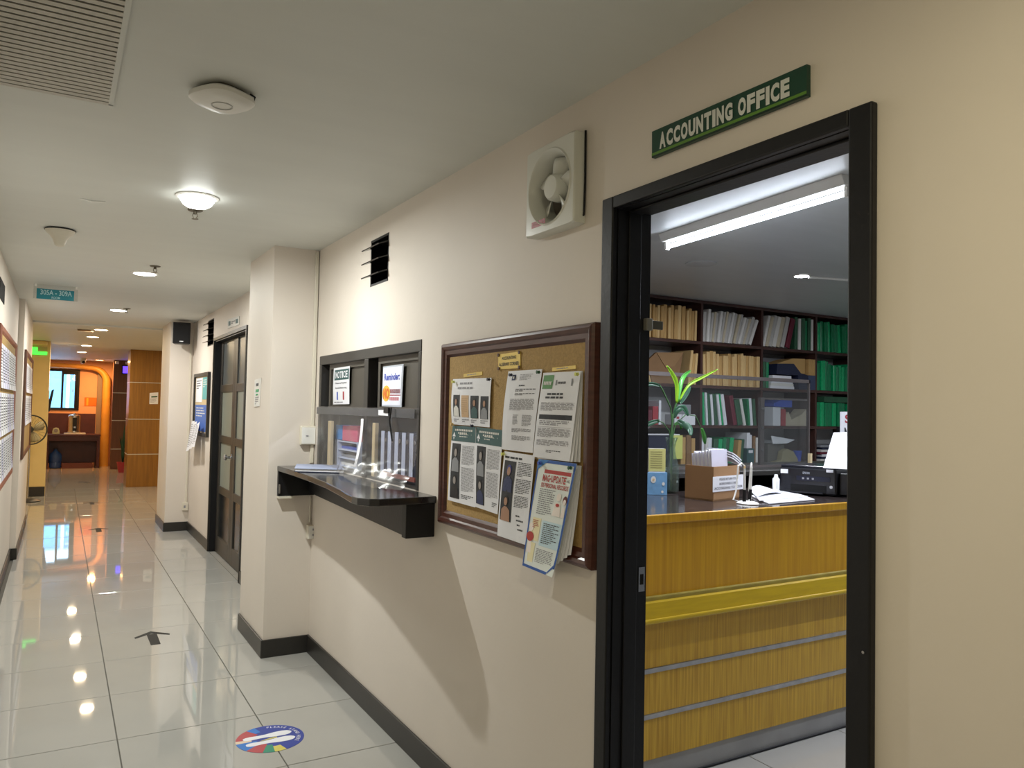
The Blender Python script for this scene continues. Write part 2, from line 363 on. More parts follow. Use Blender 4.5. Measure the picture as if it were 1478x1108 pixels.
# ================================================================ DOORWAY OF THE OFFICE
dr = thing('door_1', None, None, (XW, 1.37, 0)); dr['kind'] = 'structure'
cas = .02
B('casing', M_black, dr, XW-cas, XW, 1.755, 1.806, 0, 2.118, bevel=.004)
B('casing', M_black, dr, XW-cas, XW, .937, .99, 0, 2.118, bevel=.004)
B('casing', M_black, dr, XW-cas, XW, .99, 1.755, 2.083, 2.118, bevel=.004)
B('jamb', M_black, dr, XW, XT, 1.752, 1.76, 0, 2.09); B('jamb', M_black, dr, XW, XT, .985, .993, 0, 2.09); B('jamb', M_black, dr, XW, XT, .993, 1.752, 2.082, 2.09)
B('door_stop', M_black, dr, XW+.035, XW+.08, 1.745, 1.752, 0, 2.082, bevel=.002); B('door_stop', M_black, dr, XW+.035, XW+.08, .993, 1.745, 2.075, 2.082, bevel=.002)
sp = box(XW+.09, XW+.112, 1.749, 1.752, .985, 1.055).build('strike_plate', M_steel, dr); B('latch_hole', M_dark, sp, XW+.095, XW+.107, 1.748, 1.749, 1.005, 1.035)
lb = box(XW+.095, XW+.118, 1.735, 1.752, 1.74, 1.775).build('latch_bracket', mat('dull_latch', '8E8B80', .4, metal=.5), dr, bevel=.002)
box(XW+.118, XW+.16, 1.738, 1.747, 1.745, 1.77).build('latch_bolt', mat('dull_bolt', '5A584F', .5, metal=.3), lb, bevel=.002)
for z in (.42, .72, 1.05): MB().cyl((XW-.0205, .95, z), (XW-.022, .95, z), .003).build('screw_head', M_steel, dr)
# ---- sign above the door
q = [(941, 190), (1164.5, 92.5), (1164.5, 138), (941, 228)]
S = wallsheet(q, XW-.012, t=.012, nu=1, nv=1)
S.mesh('office_sign', mat('sign_green', '12402F', .35, var=.05), label='green plate reading ACCOUNTING OFFICE on the wall above the doorway', cat='sign')
S.rects('stripe', [(0, .835, 1, .935)], mat('sign_lime', '5C8A2E', .4)); S.rects('stripe', [(0, .935, 1, 1)], mat('sign_deep', '0B2A1D', .4))
S.heavy('letter', 'ACCOUNTING OFFICE', .06, .18, .915, .79, mat('sign_white', 'D6D9D2', .5), bold=.055)
# ================================================================ EXHAUST FAN
fy, fz = 2.059, 2.215
fn = thing('exhaust_fan', 'square white exhaust fan mounted high on the wall beside the doorway', 'fan', (XW, fy, 2.08))
M_fan = mat('fan_plastic', 'D9DAD2', .28, var=.02)
hw, hh, R_, dep = .14, .144, .124, .042
b = MB(); N = 48; x0 = XW-dep
def sq(a):
    c, s_ = math.cos(a), math.sin(a); k = min(hw/abs(c) if abs(c) > 1e-6 else 9, hh/abs(s_) if abs(s_) > 1e-6 else 9); return c*k, s_*k
ring = lambda f: [f(2*math.pi*k/N) for k in range(N)]
loops = [[(XW, fy+p[0], fz+p[1]) for p in ring(sq)], [(x0+.006, fy+p[0], fz+p[1]) for p in ring(sq)], [(x0, fy+p[0]*.965, fz+p[1]*.965) for p in ring(sq)],
         [(x0, fy+R_*math.cos(2*math.pi*k/N), fz+R_*math.sin(2*math.pi*k/N)) for k in range(N)], [(x0-.004, fy+(R_-.004)*math.cos(2*math.pi*k/N), fz+(R_-.004)*math.sin(2*math.pi*k/N)) for k in range(N)],
         [(x0, fy+(R_-.009)*math.cos(2*math.pi*k/N), fz+(R_-.009)*math.sin(2*math.pi*k/N)) for k in range(N)],
         [(XW-.005, fy+.105*math.cos(2*math.pi*k/N), fz+.102*math.sin(2*math.pi*k/N)) for k in range(N)], [(XW+.04, fy+.104*math.cos(2*math.pi*k/N), fz+.101*math.sin(2*math.pi*k/N)) for k in range(N)]]
vs = [v for l in loops for v in l]
b.add(vs, [(j*N+k, j*N+(k+1) % N, (j+1)*N+(k+1) % N, (j+1)*N+k) for j in range(len(loops)-1) for k in range(N)])
b.build('housing', M_fan, fn, smooth=True)
xh = XW-.002
hubo = MB().lathe([(.043, -.02), (.045, .0), (.043, .028), (.036, .036), (.0, .037)], (xh, fy, fz), (-1, 0, 0), 28).build('hub', M_fan, fn, smooth=True)
for k in range(5):
    a = 2*math.pi*k/5+.5; vs = []
    for (rr, w, tw) in ((.03, .022, .018), (.055, .034, .016), (.08, .046, .013), (.098, .044, .010)):
        for sgn in (-1, -.3, .4, 1):
            aa = a+sgn*w/rr*.6; vs.append((xh-.004+sgn*tw, fy+rr*math.cos(aa), fz+rr*math.sin(aa)))
    fs = [(j*4+i, j*4+i+1, (j+1)*4+i+1, (j+1)*4+i) for j in range(3) for i in range(3)]
    o = MB().add(vs, fs).build('blade', M_fan, fn, smooth=True); sm = o.modifiers.new('thickness', 'SOLIDIFY'); sm.thickness = .003
for a in (.9, 2.6, 4.5): MB().cyl((XW+.02, fy, fz), (XW+.02, fy+.103*math.cos(a), fz+.1*math.sin(a)), .005).build('motor_strut', M_fan, fn)
MB().cyl((XW+.005, fy, fz), (XW+.06, fy, fz), .035, n=20).build('motor', mat('motor_grey', '55565A', .4, metal=.5), fn, smooth=True)
b = MB(); b.box(XW+.09, XW+.095, FANH[0], FANH[1], FANH[2], FANH[3]); b.build('rear_shutter', M_dark, fn)
S = Sheet([(x0-.001, fy+.10, 2.118), (x0-.001, fy+.02, 2.118), (x0-.001, fy+.02, 2.098), (x0-.001, fy+.10, 2.098)], (-1, 0, 0), t=.001, nu=1, nv=1)
S.mesh('brand_badge', mat('badge_red', 'A12A30', .4), fn); S.rects('badge_mark', [(.08, .3, .16, .7)]+[(.24+.08*k, .36, .29+.08*k, .64) for k in range(8)], mat('badge_white', 'C88A8C', .5))
MB().tube([(XW-.004, fy-hw-.002, 2.36), (XW-.004, fy-hw-.004, 2.2), (XW-.006, fy-hw-.003, 2.10), (XW-.006, fy-hw+.03, 2.083), (XW-.006, fy+.03, 2.081)], .0035, 6).build('power_cord', M_black, fn, smooth=True)
# ================================================================ LOUVRE VENTS
def louvre(name, label, y0, y1, z0, z1, n, tilt):
    t = thing(name, label, 'vent', (XW, (y0+y1)/2, z0))
    B('backing', M_dark, t, XW+.09, XW+.1, y0, y1, z0, z1)
    b = MB(); w = .012
    for (a, c, d, e) in ((y0, y0+w, z0, z1), (y1-w, y1, z0, z1), (y0, y1, z0, z0+w), (y0, y1, z1-w, z1)): b.box(XW, XW+.09, a, c, d, e)
    b.build('frame', M_black, t)
    for k in range(n):
        zc = z0+(z1-z0)*(k+.8)/(n+.4); M = Matrix.Translation((XW+.0, 0, zc)) @ Matrix.Rotation(tilt, 4, 'Y')
        MB().box(-.055, .045, y0+.004, y1-.004, -.003, .003, M).build('louvre_blade', mat('louvre_glass', '1B1A18', .2, var=.1), t)
louvre('louvre_vent', 'small dark louvred opening high in the wall above the service window', *VENT, 3, -.35)
louvre('louvre_vent', 'narrow dark louvred opening high up between the speaker and the double door', *VT2, 4, -.25)
# ================================================================ SERVICE WINDOW
wn = thing('window_1', None, None, (XW, 3.9, WIN[2])); wn['kind'] = 'structure'
M_sash = mat('sash_brown', '4B4740', .45, var=.08); M_wf = mat('window_frame_dark', '2C2A27', .4, var=.12)
y0, y1, z0, z1 = WIN; xa = XW-.004
B('frame_rail', M_wf, wn, xa, XT, y0, y1, z1-.05, z1+.004, bevel=.003); B('frame_stile', M_wf, wn, xa, XT, y0, y0+.03, z0, z1-.05, bevel=.003); B('frame_stile', M_wf, wn, xa, XT, y1-.045, y1, z0, z1-.05, bevel=.003)
B('mullion', M_wf, wn, xa, XT, 3.80, 3.86, z0, z1-.05, bevel=.003); B('sill', M_wf, wn, XW+.004, XT+.02, y0+.03, y1-.045, z0-.004, z0+.012)
for (a, c, gap) in ((3.86, y1-.045, 1), (y0+.03, 3.80, 1)):
    g = .075
    sh = box(XW+.035, XW+.05, a, c-g, 1.475, z1-.05).build('opaque_sash', M_sash, wn)
    rails((a, c-g, 1.475, z1-.05), [(0, 0), (0, .012), (.03, .012), (.03, 0)], 'sash_rail', M_sash, sh, base=XW+.035)
    B('dark_gap', M_dark, wn, XW+.07, XW+.08, c-g, c, 1.475, z1-.05)
q = [(482, 531.5), (505.5, 528), (503.5, 583), (481, 583.5)]
S = wallsheet(q, XW+.022, bow=lambda u, v: .003*math.sin(3*v+u), t=.001)
S.mesh('notice_paper', M_paper, label='white paper headed NOTICE taped to the left window sash', cat='notice')
S.rects('heading_band', [(.08, .06, .97, .34)], M_teal); S.heavy('heading_letter', 'NOTICE', .15, .11, .92, .29, M_paper, .03, off=.0022)
S.text('body_text', 'Observe Physical', .15, .40, .85, .46, M_ink, .01); S.text('body_text', 'Social Distancing', .15, .53, .85, .59, M_ink, .01)
S.rects('figure_mark', [(.24, .66, .32, .88)], M_blue); S.rects('figure_mark', [(.62, .66, .70, .88)], M_red); S.lines('fine_print', .08, .93, .9, .97, 1, M_inkl, .7)
q = [(553, 529), (582.5, 525), (579.5, 587.5), (551, 586)]
S = wallsheet(q, XW+.021, t=.002, nu=1, nv=1)
S.mesh('reminder_sign', mat('laminate_edge', 'B9C0CC', .3), label='white sign with blue Reminder lettering on the right window sash', cat='sign')
S.rects('sheet', [(.03, .04, .94, .96)], mat('paper_cool', 'E6E9F7', .6)); S.text('heading', 'Reminder:', .10, .19, .86, .36, mat('print_royal', '3046B0', .6), .03)
S.oval('burst', .22, .68, .20, .20, mat('print_yellow', 'E8B83A', .6)); S.text('lettering', 'NO', .08, .55, .37, .82, mat('print_orange', 'D8642A', .6), .04, off=.0024)
S.rects('lettering_block', [(.40+.052*k, .575, .442+.052*k, .68) for k in range(10)], M_red); S.rects('rule', [(.4, .71, .92, .735)], M_red); S.rects('lettering_block', [(.40+.052*k, .77, .442+.052*k, .85) for k in range(9)], mat('print_pink', 'C8606A', .6))
# ledge
ld = thing('counter_ledge', 'black painted ledge under the service window with boxed right end', 'ledge', (1.25, 3.85, .97))
out = [(XW, 4.748), (1.147, 4.748), (1.147, 4.35), (1.138, 4.05), (1.115, 3.65), (1.075, 3.3), (1.042, 3.06), (1.045, 3.0), (1.075, 2.94), (1.11, 2.925), (1.2, 2.935), (XW, 2.943)]
M_led = mat('ledge_black_gloss', '232427', .16, var=.15, spec=.6)
MB().prism(out, 1.107, 1.137).build('top_board', M_led, ld, bevel=.004)
MB().prism([(XW, 4.72), (1.335, 4.72), (1.243, 3.0), (XW, 3.0)], .975, 1.107).build('apron', M_black, ld)
B('end_box', M_black, ld, 1.238, XW, 2.955, 3.0, .967, 1.107, bevel=.003); B('side_bracket', M_black, ld, 1.15, XW, 4.72, 4.748, .957, 1.107)
B('bracket_plate', M_steel, ld, 1.152, 1.158, 4.70, 4.72, .975, 1.03); B('bracket_foot', M_cream, ld, 1.15, 1.24, 4.70, 4.748, .945, .957)
# flat folder on the ledge
q = [P(a, c, 'z', 1.1375) for a, c in ((428, 674.5), (492, 676), (497, 683), (425, 681))]
t = thing('document_folder', 'blue edged white document folder lying on the left of the ledge', 'folder', q[3])
MB().prism([(p.x, p.y) for p in q], 1.1375, 1.142).build('lower_cover', M_navy, t)
c_ = sum(q, Vector())/4
MB().prism([(c_.x+(p.x-c_.x)*.97, c_.y+(p.y-c_.y)*.97) for p in q], 1.142, 1.156).build('pages', M_paper, t); MB().prism([(p.x, p.y) for p in q], 1.156, 1.159).build('upper_cover', mat('pale_blue_card', '9FA9C4', .5), t)
# plastic film hanging over the lower half of the window
b = MB(); nu, nv = 44, 26; vs = []; fs = []; R = random.Random(3)
ph = [R.uniform(0, 6.28) for _ in range(8)]
for j in range(nv+1):
    for i in range(nu+1):
        u, v = i/nu, j/nv; y = y1-.01-(y1-y0+.0)*u; z = 1.50-.355*v
        fold = .006*math.sin(17*u+ph[0]+4*v)+.005*math.sin(41*u-9*v+ph[1])+.004*math.sin(29*u*v*2+ph[2])
        low = max(0, v-.55)/.45; x = XW-.012-abs(fold)*(0.25+1.1*v)-low*low*(.010+.11*max(0, math.sin(3.6*u-1.0)))
        vs.append((x, y+.01*math.sin(13*v+ph[3])*v, z+.008*math.sin(9*u+ph[4])*v))
fs = [(j*(nu+1)+i, j*(nu+1)+i+1, (j+1)*(nu+1)+i+1, (j+1)*(nu+1)+i) for j in range(nv) for i in range(nu)]
fm = MB().add(vs, fs).build('plastic_curtain', M_film, smooth=True, label='wrinkled clear plastic sheet covering the service window opening', cat='curtain')
fo = fm
b = MB(); b.box(XW-.020, XW-.014, y0+.02, y1-.02, 1.455, 1.495); b.build('tape_band', clear('tape', 'C0C2C6', .2, .2, .35, '77787C'), fo)
S = wallsheet([(519, 604), (522.5, 604), (520, 672), (516.5, 672)], XW-.03, bow=lambda u, v: -.008+.03*v*v, t=.001); S.mesh('white_tape', M_paper, fo)
S = wallsheet([(546, 591.5), (560, 591.5), (560, 600), (546, 599)], XW-.027, t=.001, nu=1, nv=1); S.mesh('white_tag', M_paper, fo)
MB().tube([P(565, 588, 'x', XW-.03), P(562, 606, 'x', XW-.035), P(566, 636, 'x', XW-.04)], .004, 6).build('tie_strip', M_black, fo)
B('hanger_clip', M_black, fo, XW-.03, XW-.02, 3.44, 3.50, 1.475, 1.50)
# things on the desk behind the window
XI = 1.42; ZI = 1.152
dk = thing('inside_desk', 'dark desk and added dark backdrop behind the service window', 'desk', (1.75, 3.9, 0))
B('desk_top', M_wf, dk, XT+.021, 2.05, 3.16, 4.74, 1.115, ZI-.001); B('desk_front', M_wf, dk, 2.0, 2.03, 3.16, 4.74, 0, 1.115); B('desk_side', M_wf, dk, XT+.02, 2.0, 3.16, 3.19, 0, 1.115)
B('dim_backdrop', mat('dim_backdrop', '5A554C', .6), dk, 2.05, 2.08, 3.16, 5.2, 0, 1.78)  # added dark board standing in for the dim office interior
def iy(px, x): return P(px, 640, 'x', x).y
for (a, c, t_, lab) in ((475.5, 480.5, 607, 'pale wooden stick propped behind the left window pane'), (540, 545, 610, 'pale wooden stick propped behind the plastic near the striped binders')):
    yy = iy((a+c)/2, XW+.02); w = abs(iy(a, XW+.02)-iy(c, XW+.02))/2*.8
    box(XW+.006, XW+.026, yy-w, yy+w, ZI+.0005, P((a+c)/2, t_, 'x', XW+.02).z).build('wooden_stick', mat('pale_wood', 'D8C49A', .6), label=lab, cat='stick', bevel=.003)
ya, yb = iy(484, XI), iy(516, XI)
t = thing('letter_tray', 'white stacking letter tray with shelves behind the window plastic', 'tray', (XI+.1, (ya+yb)/2, ZI)); M_tr = mat('tray_white', 'C9D3EA', .5)
for yy in (ya-.05, yb): B('side_panel', M_tr, t, XI, XI+.22, yy, yy+(.05 if yy > yb else .012), ZI, ZI+.155)
for k in range(4): B('tray_shelf', M_tr, t, XI+.002, XI+.22, yb+.012, ya-.05, ZI+.004+k*.047, ZI+.012+k*.047)
for k, m_ in enumerate((M_paper2, M_pg, M_blue)): B('stacked_paper', m_, t, XI+.02, XI+.2, yb+.03, ya-.06, ZI+.013+k*.047, ZI+.028+k*.047)
z_ = ZI+.1555; ymid = iy(494, XI)
box(XI, XI+.12, ymid+.005, ya, z_, z_+.085).build('blue_box', mat('sky_blue_box', '1E86D6', .45), bevel=.004, label='small bright blue box on top of the letter tray', cat='box')
t = thing('pink_box', 'pink carton with open flap on top of the letter tray', 'box', (XI+.06, (yb+ymid)/2, z_)); M_pink = mat('pink_card', 'DE6C8A', .55)
B('carton', M_pink, t, XI, XI+.13, yb, ymid, z_, z_+.085); B('flap', M_pink, t, XI+.126, XI+.13, yb, ymid-.05, z_+.085, z_+.145)
xb = XW+.035; ya2, yb2 = iy(549, xb), iy(601, xb)
t = thing('binder_stand', 'dark blue stand with reddish edge holding the striped binders', 'stand', (xb+.1, (ya2+yb2)/2, ZI))
B('stand_base', M_navy, t, xb-.002, xb+.20, yb2-.01, ya2+.02, ZI, ZI+.03, bevel=.004); B('stand_lip', mat('stand_red', '8A4A42', .5), t, xb-.01, xb-.002, yb2-.01, ya2-.06, ZI+.014, ZI+.034)
nb = 5
for k in range(nb):
    w = (ya2-yb2)/nb; ya_ = ya2-k*w; t = thing('striped_binder', ['first', 'second', 'third', 'fourth', 'fifth'][k]+' from left of the blue and white striped binders behind the plastic', 'binder', (xb+.1, ya_-w/2, ZI+.0305), 'striped binders behind the plastic')
    B('cover', M_navy, t, xb+.003, xb+.19, ya_-w*.96, ya_-w*.02, ZI+.0305, ZI+.225, bevel=.003); B('spine_label', mat('pale_blue_paper', 'C3CCE6', .6), t, xb, xb+.003, ya_-w*.60, ya_-w*.10, ZI+.032, ZI+.232)
    MB().cyl((xb-.0005, ya_-w*.80, ZI+.19), (xb+.003, ya_-w*.80, ZI+.19), .011).build('finger_ring', M_steel, t)
# ================================================================ WALL BITS BY THE COLUMN
yf = 4.75
t = thing('call_button', 'small cream switch box on the column beside the service window', 'switch', (1.335, yf, 1.26))
x_a, x_b = P(432, 628, 'y', yf).x, P(454, 628, 'y', yf).x
B('box', M_cream, t, x_a, x_b, yf-.035, yf, 1.262, 1.378, bevel=.006); B('face_plate', M_white, t, x_a+.006, x_b-.006, yf-.038, yf-.035, 1.27, 1.37); B('button', M_inkl, t, x_a+.03, x_a+.045, yf-.041, yf-.038, 1.316, 1.322)
pz = P(452, 766, 'y', yf); t = thing('wall_outlet', 'cream electrical outlet box under the ledge by the column', 'outlet', (pz.x, yf, pz.z-.045))
B('box', M_cream, t, pz.x-.045, pz.x+.04, yf-.045, yf, pz.z-.042, pz.z+.042, bevel=.004); B('face_plate', M_white, t, pz.x-.04, pz.x+.035, yf-.048, yf-.045, pz.z-.037, pz.z+.037)
for k in (-1, 1): B('socket_slot', M_inkl, t, pz.x-.018, pz.x-.004, yf-.0495, yf-.048, pz.z+k*.016-.006, pz.z+k*.016+.006)
MB().cyl((1.352, yf-.008, .79), (1.352, yf-.008, .945), .005).build('cable_conduit', M_cream, label='thin cream conduit between ledge and outlet box', cat='conduit')
MB().box(1.342, 1.362, yf-.018, yf, 1.15, ZC-.01).build('cable_conduit', M_cream, label='cream conduit running up the corner beside the column', cat='conduit', bevel=.003)
S = Sheet([P(367.5, 548, 'x', 1.09), P(376.5, 545, 'x', 1.09), P(374, 586, 'x', 1.09), P(366.5, 587, 'x', 1.09)], (-1, 0, 0), t=.003, nu=1, nv=1)
S.mesh('direction_card', M_white, label='narrow white card with green marks on the side of the column', cat='card')
S.rects('green_mark', [(.25, .38, .8, .48), (.3, .54, .7, .6)], M_green3); S.rects('dark_mark', [(.3, .16, .7, .26)], M_ink); S.lines('fine_print', .2, .66, .85, .95, 4, M_inkl)
# ================================================================ BULLETIN BOARD
YB0, YB1, ZB0, ZB1 = 1.83, 2.875, 1.04, 1.763
bd = thing('bulletin_board', 'cork bulletin board in a mahogany frame between window and doorway', 'bulletin board', (XW, (YB0+YB1)/2, ZB0))
B('cork_panel', M_cork, bd, XW-.012, XW, YB0+.03, YB1-.03, ZB0+.03, ZB1-.03)
rails((YB0, YB1, ZB0, ZB1), [(0, 0), (0, .02), (.006, .028), (.014, .031), (.024, .027), (.03, .022), (.045, .022), (.05, .017), (.055, .0125), (.055, 0)], 'frame_rail', M_frame, bd, base=XW)
S = wallsheet([(719, 511.5), (751, 507), (751, 531), (719.5, 533)], XW-.015, t=.003, nu=1, nv=1); S.mesh('brass_plaque', M_brass, bd)
S.text('lettering', 'ACCOUNTING', .18, .2, .82, .40, M_pd, .02, parent=S.o); S.text('lettering', '& LIBRARY CORNER', .06, .58, .95, .80, M_pd, .02, parent=S.o)
for u in (.03, .97):
    for v in (.05, .95): p = S.at(u, v, .001); MB().cyl(p, p+Vector((-.003, 0, 0)), .006).build('plaque_screw', M_frame, S.o)
for q in ([(669, 539.5), (696, 536), (696, 541), (669, 544.5)], [(797, 530.5), (831, 527), (831, 532), (797, 535.5)]):
    S = wallsheet(q, XW-.014, t=.002, nu=1, nv=1); S.mesh('brass_strip', M_brass, bd); S.lines('engraving', .2, .35, .95, .8, 1, M_inkl, .5, .1)
XP = XW-.016
def wav(a, b_=0., c=0.): return lambda u, v: .002+a*math.sin(math.pi*v)*(1+.6*math.sin(5*u))+b_*v*v+c*u*v
def pinned(name, q, label, bow, x=XP, m=M_paper, t=.0008, cat='paper'):
    S = wallsheet(q, x, bow=bow, t=t); S.mesh(name, m, label=label, cat=cat, group='papers pinned to the bulletin board'); return S
S = pinned('pinned_paper', [(654.5, 547), (710, 545), (707.5, 616.5), (653, 612)], 'white sheet with a row of four small portrait pictures pinned top left', wav(.006))
S.lines('heading', .22, .08, .72, .14, 1, M_inkl, .7, .05); S.lines('heading', .18, .18, .78, .24, 1, M_inkl, .7, .05)
for k, (bgm, bod) in enumerate(((M_pd, M_paper2), (mat('print_tan', 'C9A984', .7), None), (M_pd, M_teal), (M_pd, M_pg))):
    a = .07+.235*k; rr = (a, .35+.008*k, a+.19, .82+.008*k)
    if bod: S.portrait(*rr, bgm, bod, M_skin, M_hair)
    else: S.rects('photo', [rr], bgm); S.lines('scribble', rr[0]+.02, .42, rr[2]-.02, .78, 8, mat('print_tan2', 'A98A68', .7), .25)
    S.lines('caption', a, .87, a+.19, .95, 2, M_inkl, .5, .3, seed=k)
for k, q in enumerate(([(654, 614), (687.5, 616), (688.5, 732), (648.7, 721)], [(688.2, 616), (726.6, 620.6), (721, 742), (687.5, 730.5)])):
    S = pinned('pinned_memo', q, ('leftmost' if k == 0 else 'right-hand')+' of two teal-headed memo sheets with grey portraits pinned side by side', wav(.004, .006))
    S.rects('header_band', [(.01, .0, .99, .20)], M_teal); S.rects('header_text', [(.15+.075*j, .04, .205+.075*j, .065) for j in range(10)]+[(.3+.075*j, .08, .355+.075*j, .1) for j in range(5)], M_paper2, .002); S.lines('header_text', .35, .10, .9, .16, 2, M_paper2, .4, seed=k)
    S.poly('arrow_mark', [(.06, .14), (.13, .08), (.20, .14)], M_paper, .002); S.poly('arrow_mark', [(.1, .15), (.16, .15), (.13, .185)], M_paper, .002)
    S.portrait(.08, .23, .44, .60, M_pd, M_pg, mat('print_skin_grey', '9A928C', .7), M_hair); S.portrait(.08, .60, .44, .95, M_pd, M_pb if k else M_hair, mat('print_skin_grey', '9A928C', .7), M_hair)
    S.lines('body_text', .50, .25, .96, .50, 16, M_inkl, .45, .1, seed=k+3); S.lines('body_text', .50, .53, .96, .84, 20, M_inkl, .45, .1, seed=k+5); S.lines('signature', .5 if not k else .75, .88, .95, .94, 3, M_ink, .5, .3)
S = pinned('pinned_letter', [(734.6, 535.7), (783.4, 532.5), (771, 653.5), (726.5, 648)], 'white letter sheet with blue logo and small type, left of the two upper letters', wav(.008, .004))
S.rects('logo', [(.16, .05, .28, .12)], M_pb); S.rects('logo_gap', [(.19, .065, .24, .10)], M_paper, .0016); S.lines('letterhead', .40, .05, .78, .13, 5, M_inkl, .4, .2)
S.lines('heading', .42, .18, .66, .2, 1, M_ink, .8, .0); S.lines('subject', .34, .23, .9, .27, 2, M_ink, .5, .1); S.lines('subject', .34, .285, .9, .315, 2, M_ink, .5, .3)
S.lines('body_text', .22, .355, .9, .5, 11, M_inkl, .5, .03, seed=2); S.lines('column_text', .36, .55, .52, .68, 8, M_inkl, .5, .3, seed=4); S.lines('column_text', .62, .55, .88, .69, 9, M_inkl, .5, .2, seed=5)
S.lines('body_text', .34, .72, .9, .77, 4, M_inkl, .5, .05, seed=6); S.lines('body_text', .34, .81, .9, .87, 5, M_inkl, .5, .05, seed=7)
for k in range(3):
    S = pinned('pinned_sheet', [(789+k, 538), (842-k*.6, 535), (839.6-k*4, 667-k*.3), (781, 661)], ('rearmost', 'middle', 'foremost')[k]+' of the plain sheets hanging behind the green-logo letter', wav(.003, .004+.004*k), x=XP-.002*k)
S = pinned('pinned_letter', [(785, 538), (839, 535.5), (826, 666), (772.8, 658.6)], 'white letter sheet with green square logo and black table row', wav(.005, .008), x=XP-.010)
S.rects('green_logo', [(.04, .03, .33, .19)], mat('print_green', '4E8A45', .6)); S.rects('logo_text', [(.08+.045*k, .105, .115+.045*k, .145) for k in range(5)], M_paper2, .0022)
S.rects('logo_text', [(.46+.03*k, .11, .482+.03*k, .135) for k in range(7)], M_ink); S.rects('logo_mark', [(.40, .09, .44, .15), (.80, .08, .84, .16)], M_pg)
S.lines('heading', .22, .24, .86, .265, 1, M_pd, .9, 0); S.lines('heading', .18, .28, .9, .305, 1, M_pd, .9, 0); S.lines('body_text', .08, .35, .95, .45, 7, M_inkl, .5, .05, seed=8)
S.rects('table_header', [(.07, .49, .93, .545)], M_pd); S.lines('table_text', .1, .56, .9, .62, 3, M_inkl, .5, .1, seed=9); S.rects('rule', [(.07, .632, .93, .635)], M_inkl)
S.lines('body_text', .07, .65, .94, .755, 8, M_inkl, .5, .05, seed=10); S.lines('body_text', .07, .785, .94, .855, 5, M_inkl, .5, .05, seed=11); S.lines('signature', .36, .90, .74, .935, 2, M_ink, .5, .05)
S = pinned('pinned_memo', [(729, 651), (772.5, 657.4), (764, 786), (722.7, 772)], 'white memo sheet with tall blue-toned portraits pinned below the letters', wav(.006, .012), x=XP-.004)
S.lines('heading', .05, .05, .93, .075, 1, M_pd, .9, 0); S.portrait(.06, .10, .46, .46, M_pd, M_pb, M_skin, mat('print_veil', '3A3F86', .7)); S.portrait(.06, .46, .46, .80, M_pd, M_skin, M_skin, M_hair)
for k, (c, e, n) in enumerate(((.10, .27, 9), (.29, .46, 9), (.48, .62, 8))): S.lines('body_text', .52, c, .97, e, n, M_ink, .45, .1, seed=20+k)
for k in range(4): S.lines('signature', .6+.03*k, .70+.05*k, .95, .725+.05*k, 1, M_ink, .7, .1, seed=k)
for k in range(4):
    S = pinned('pinned_sheet', [(790, 665), (840-k*1.5, 672), (831-k*5, 800+k*4), (790-k*3, 806+k*4)], ('rearmost', 'second', 'third', 'front')[k]+' of the white sheets hanging behind the blue-bordered poster', wav(.003, .016+.002*k), x=XP-.002*k)
S = pinned('pinned_poster', [(779, 662), (834, 669), (807, 832), (759.5, 815)], 'blue-bordered poster reading MAG-UPDATE hanging below the board edge', lambda u, v: .003+.008*v*v+.006*math.sin(2.6*v)+.012*u*v**6, x=XP-.019, m=mat('poster_paper', 'E4EBE8', .55), cat='poster')
M_pbl = mat('print_border_blue', '2C5AA8', .6); M_pred = mat('print_red', 'B23A36', .6)
S.rects('border', [(0, 0, 1, .028), (0, 0, .035, 1), (.95, 0, 1, .93), (0, .975, .8, 1)], M_pbl); S.poly('corner_wedge', [(0, 0), (.30, 0), (0, .10)], mat('print_azure', '3C7CC0', .6), .0014); S.poly('corner_fold', [(.78, 1), (.82, .97), (1, .87), (1, .91)], M_pbl, .0016)
S.rects('title_band', [(.22, .085, .92, .118)], M_pred); S.heavy('title_letter', 'MAG-UPDATE', .20, .13, .83, .192, M_pred, .03); S.text('title_small', 'NG', .86, .15, .92, .175, M_ink, .02); S.text('subtitle', 'SSS PERSONAL RECORDS', .19, .205, .92, .245, M_pred, .02)
S.lines('body_text', .18, .26, .62, .50, 13, M_inkl, .45, .25, seed=31); S.rects('note_box', [(.12, .53, .36, .74), (.12, .76, .30, .94)], mat('print_cream', 'EFE6BC', .6)); S.rects('fact_box', [(.40, .54, .95, .77)], mat('print_ice', 'C6E0EC', .6))
S.lines('fact_text', .45, .56, .9, .75, 11, M_ink, .4, .35, seed=32).location += Vector((-.0012, 0, 0)); S.lines('note_text', .15, .55, .33, .63, 5, M_pred, .4, .3, seed=33).location += Vector((-.0012, 0, 0)); S.lines('body_text', .36, .80, .9, .93, 9, M_inkl, .45, .1, seed=34)
M_outl = mat('print_figure', 'F2E9E2', .6)
S.oval('cartoon_head', .73, .31, .06, .035, M_outl); S.poly('cartoon_body', [(.62, .48), (.66, .36), (.8, .36), (.84, .48)], M_outl); S.oval('cartoon_bow', .73, .38, .05, .015, M_pred, .002); S.oval('cartoon_hair', .90, .33, .055, .04, mat('print_auburn', '6A2A28', .6)); S.oval('cartoon_head', .90, .345, .035, .027, M_outl, .0022); S.poly('cartoon_body', [(.85, .48), (.87, .39), (.93, .39), (.95, .48)], M_outl, .0014)
S.oval('cartoon_head', .12, .62, .07, .04, M_outl); S.oval('cartoon_shirt', .12, .71, .11, .045, M_pred, .0018); S.poly('cartoon_legs', [(.05, .86), (.08, .75), (.17, .75), (.2, .86)], M_outl)
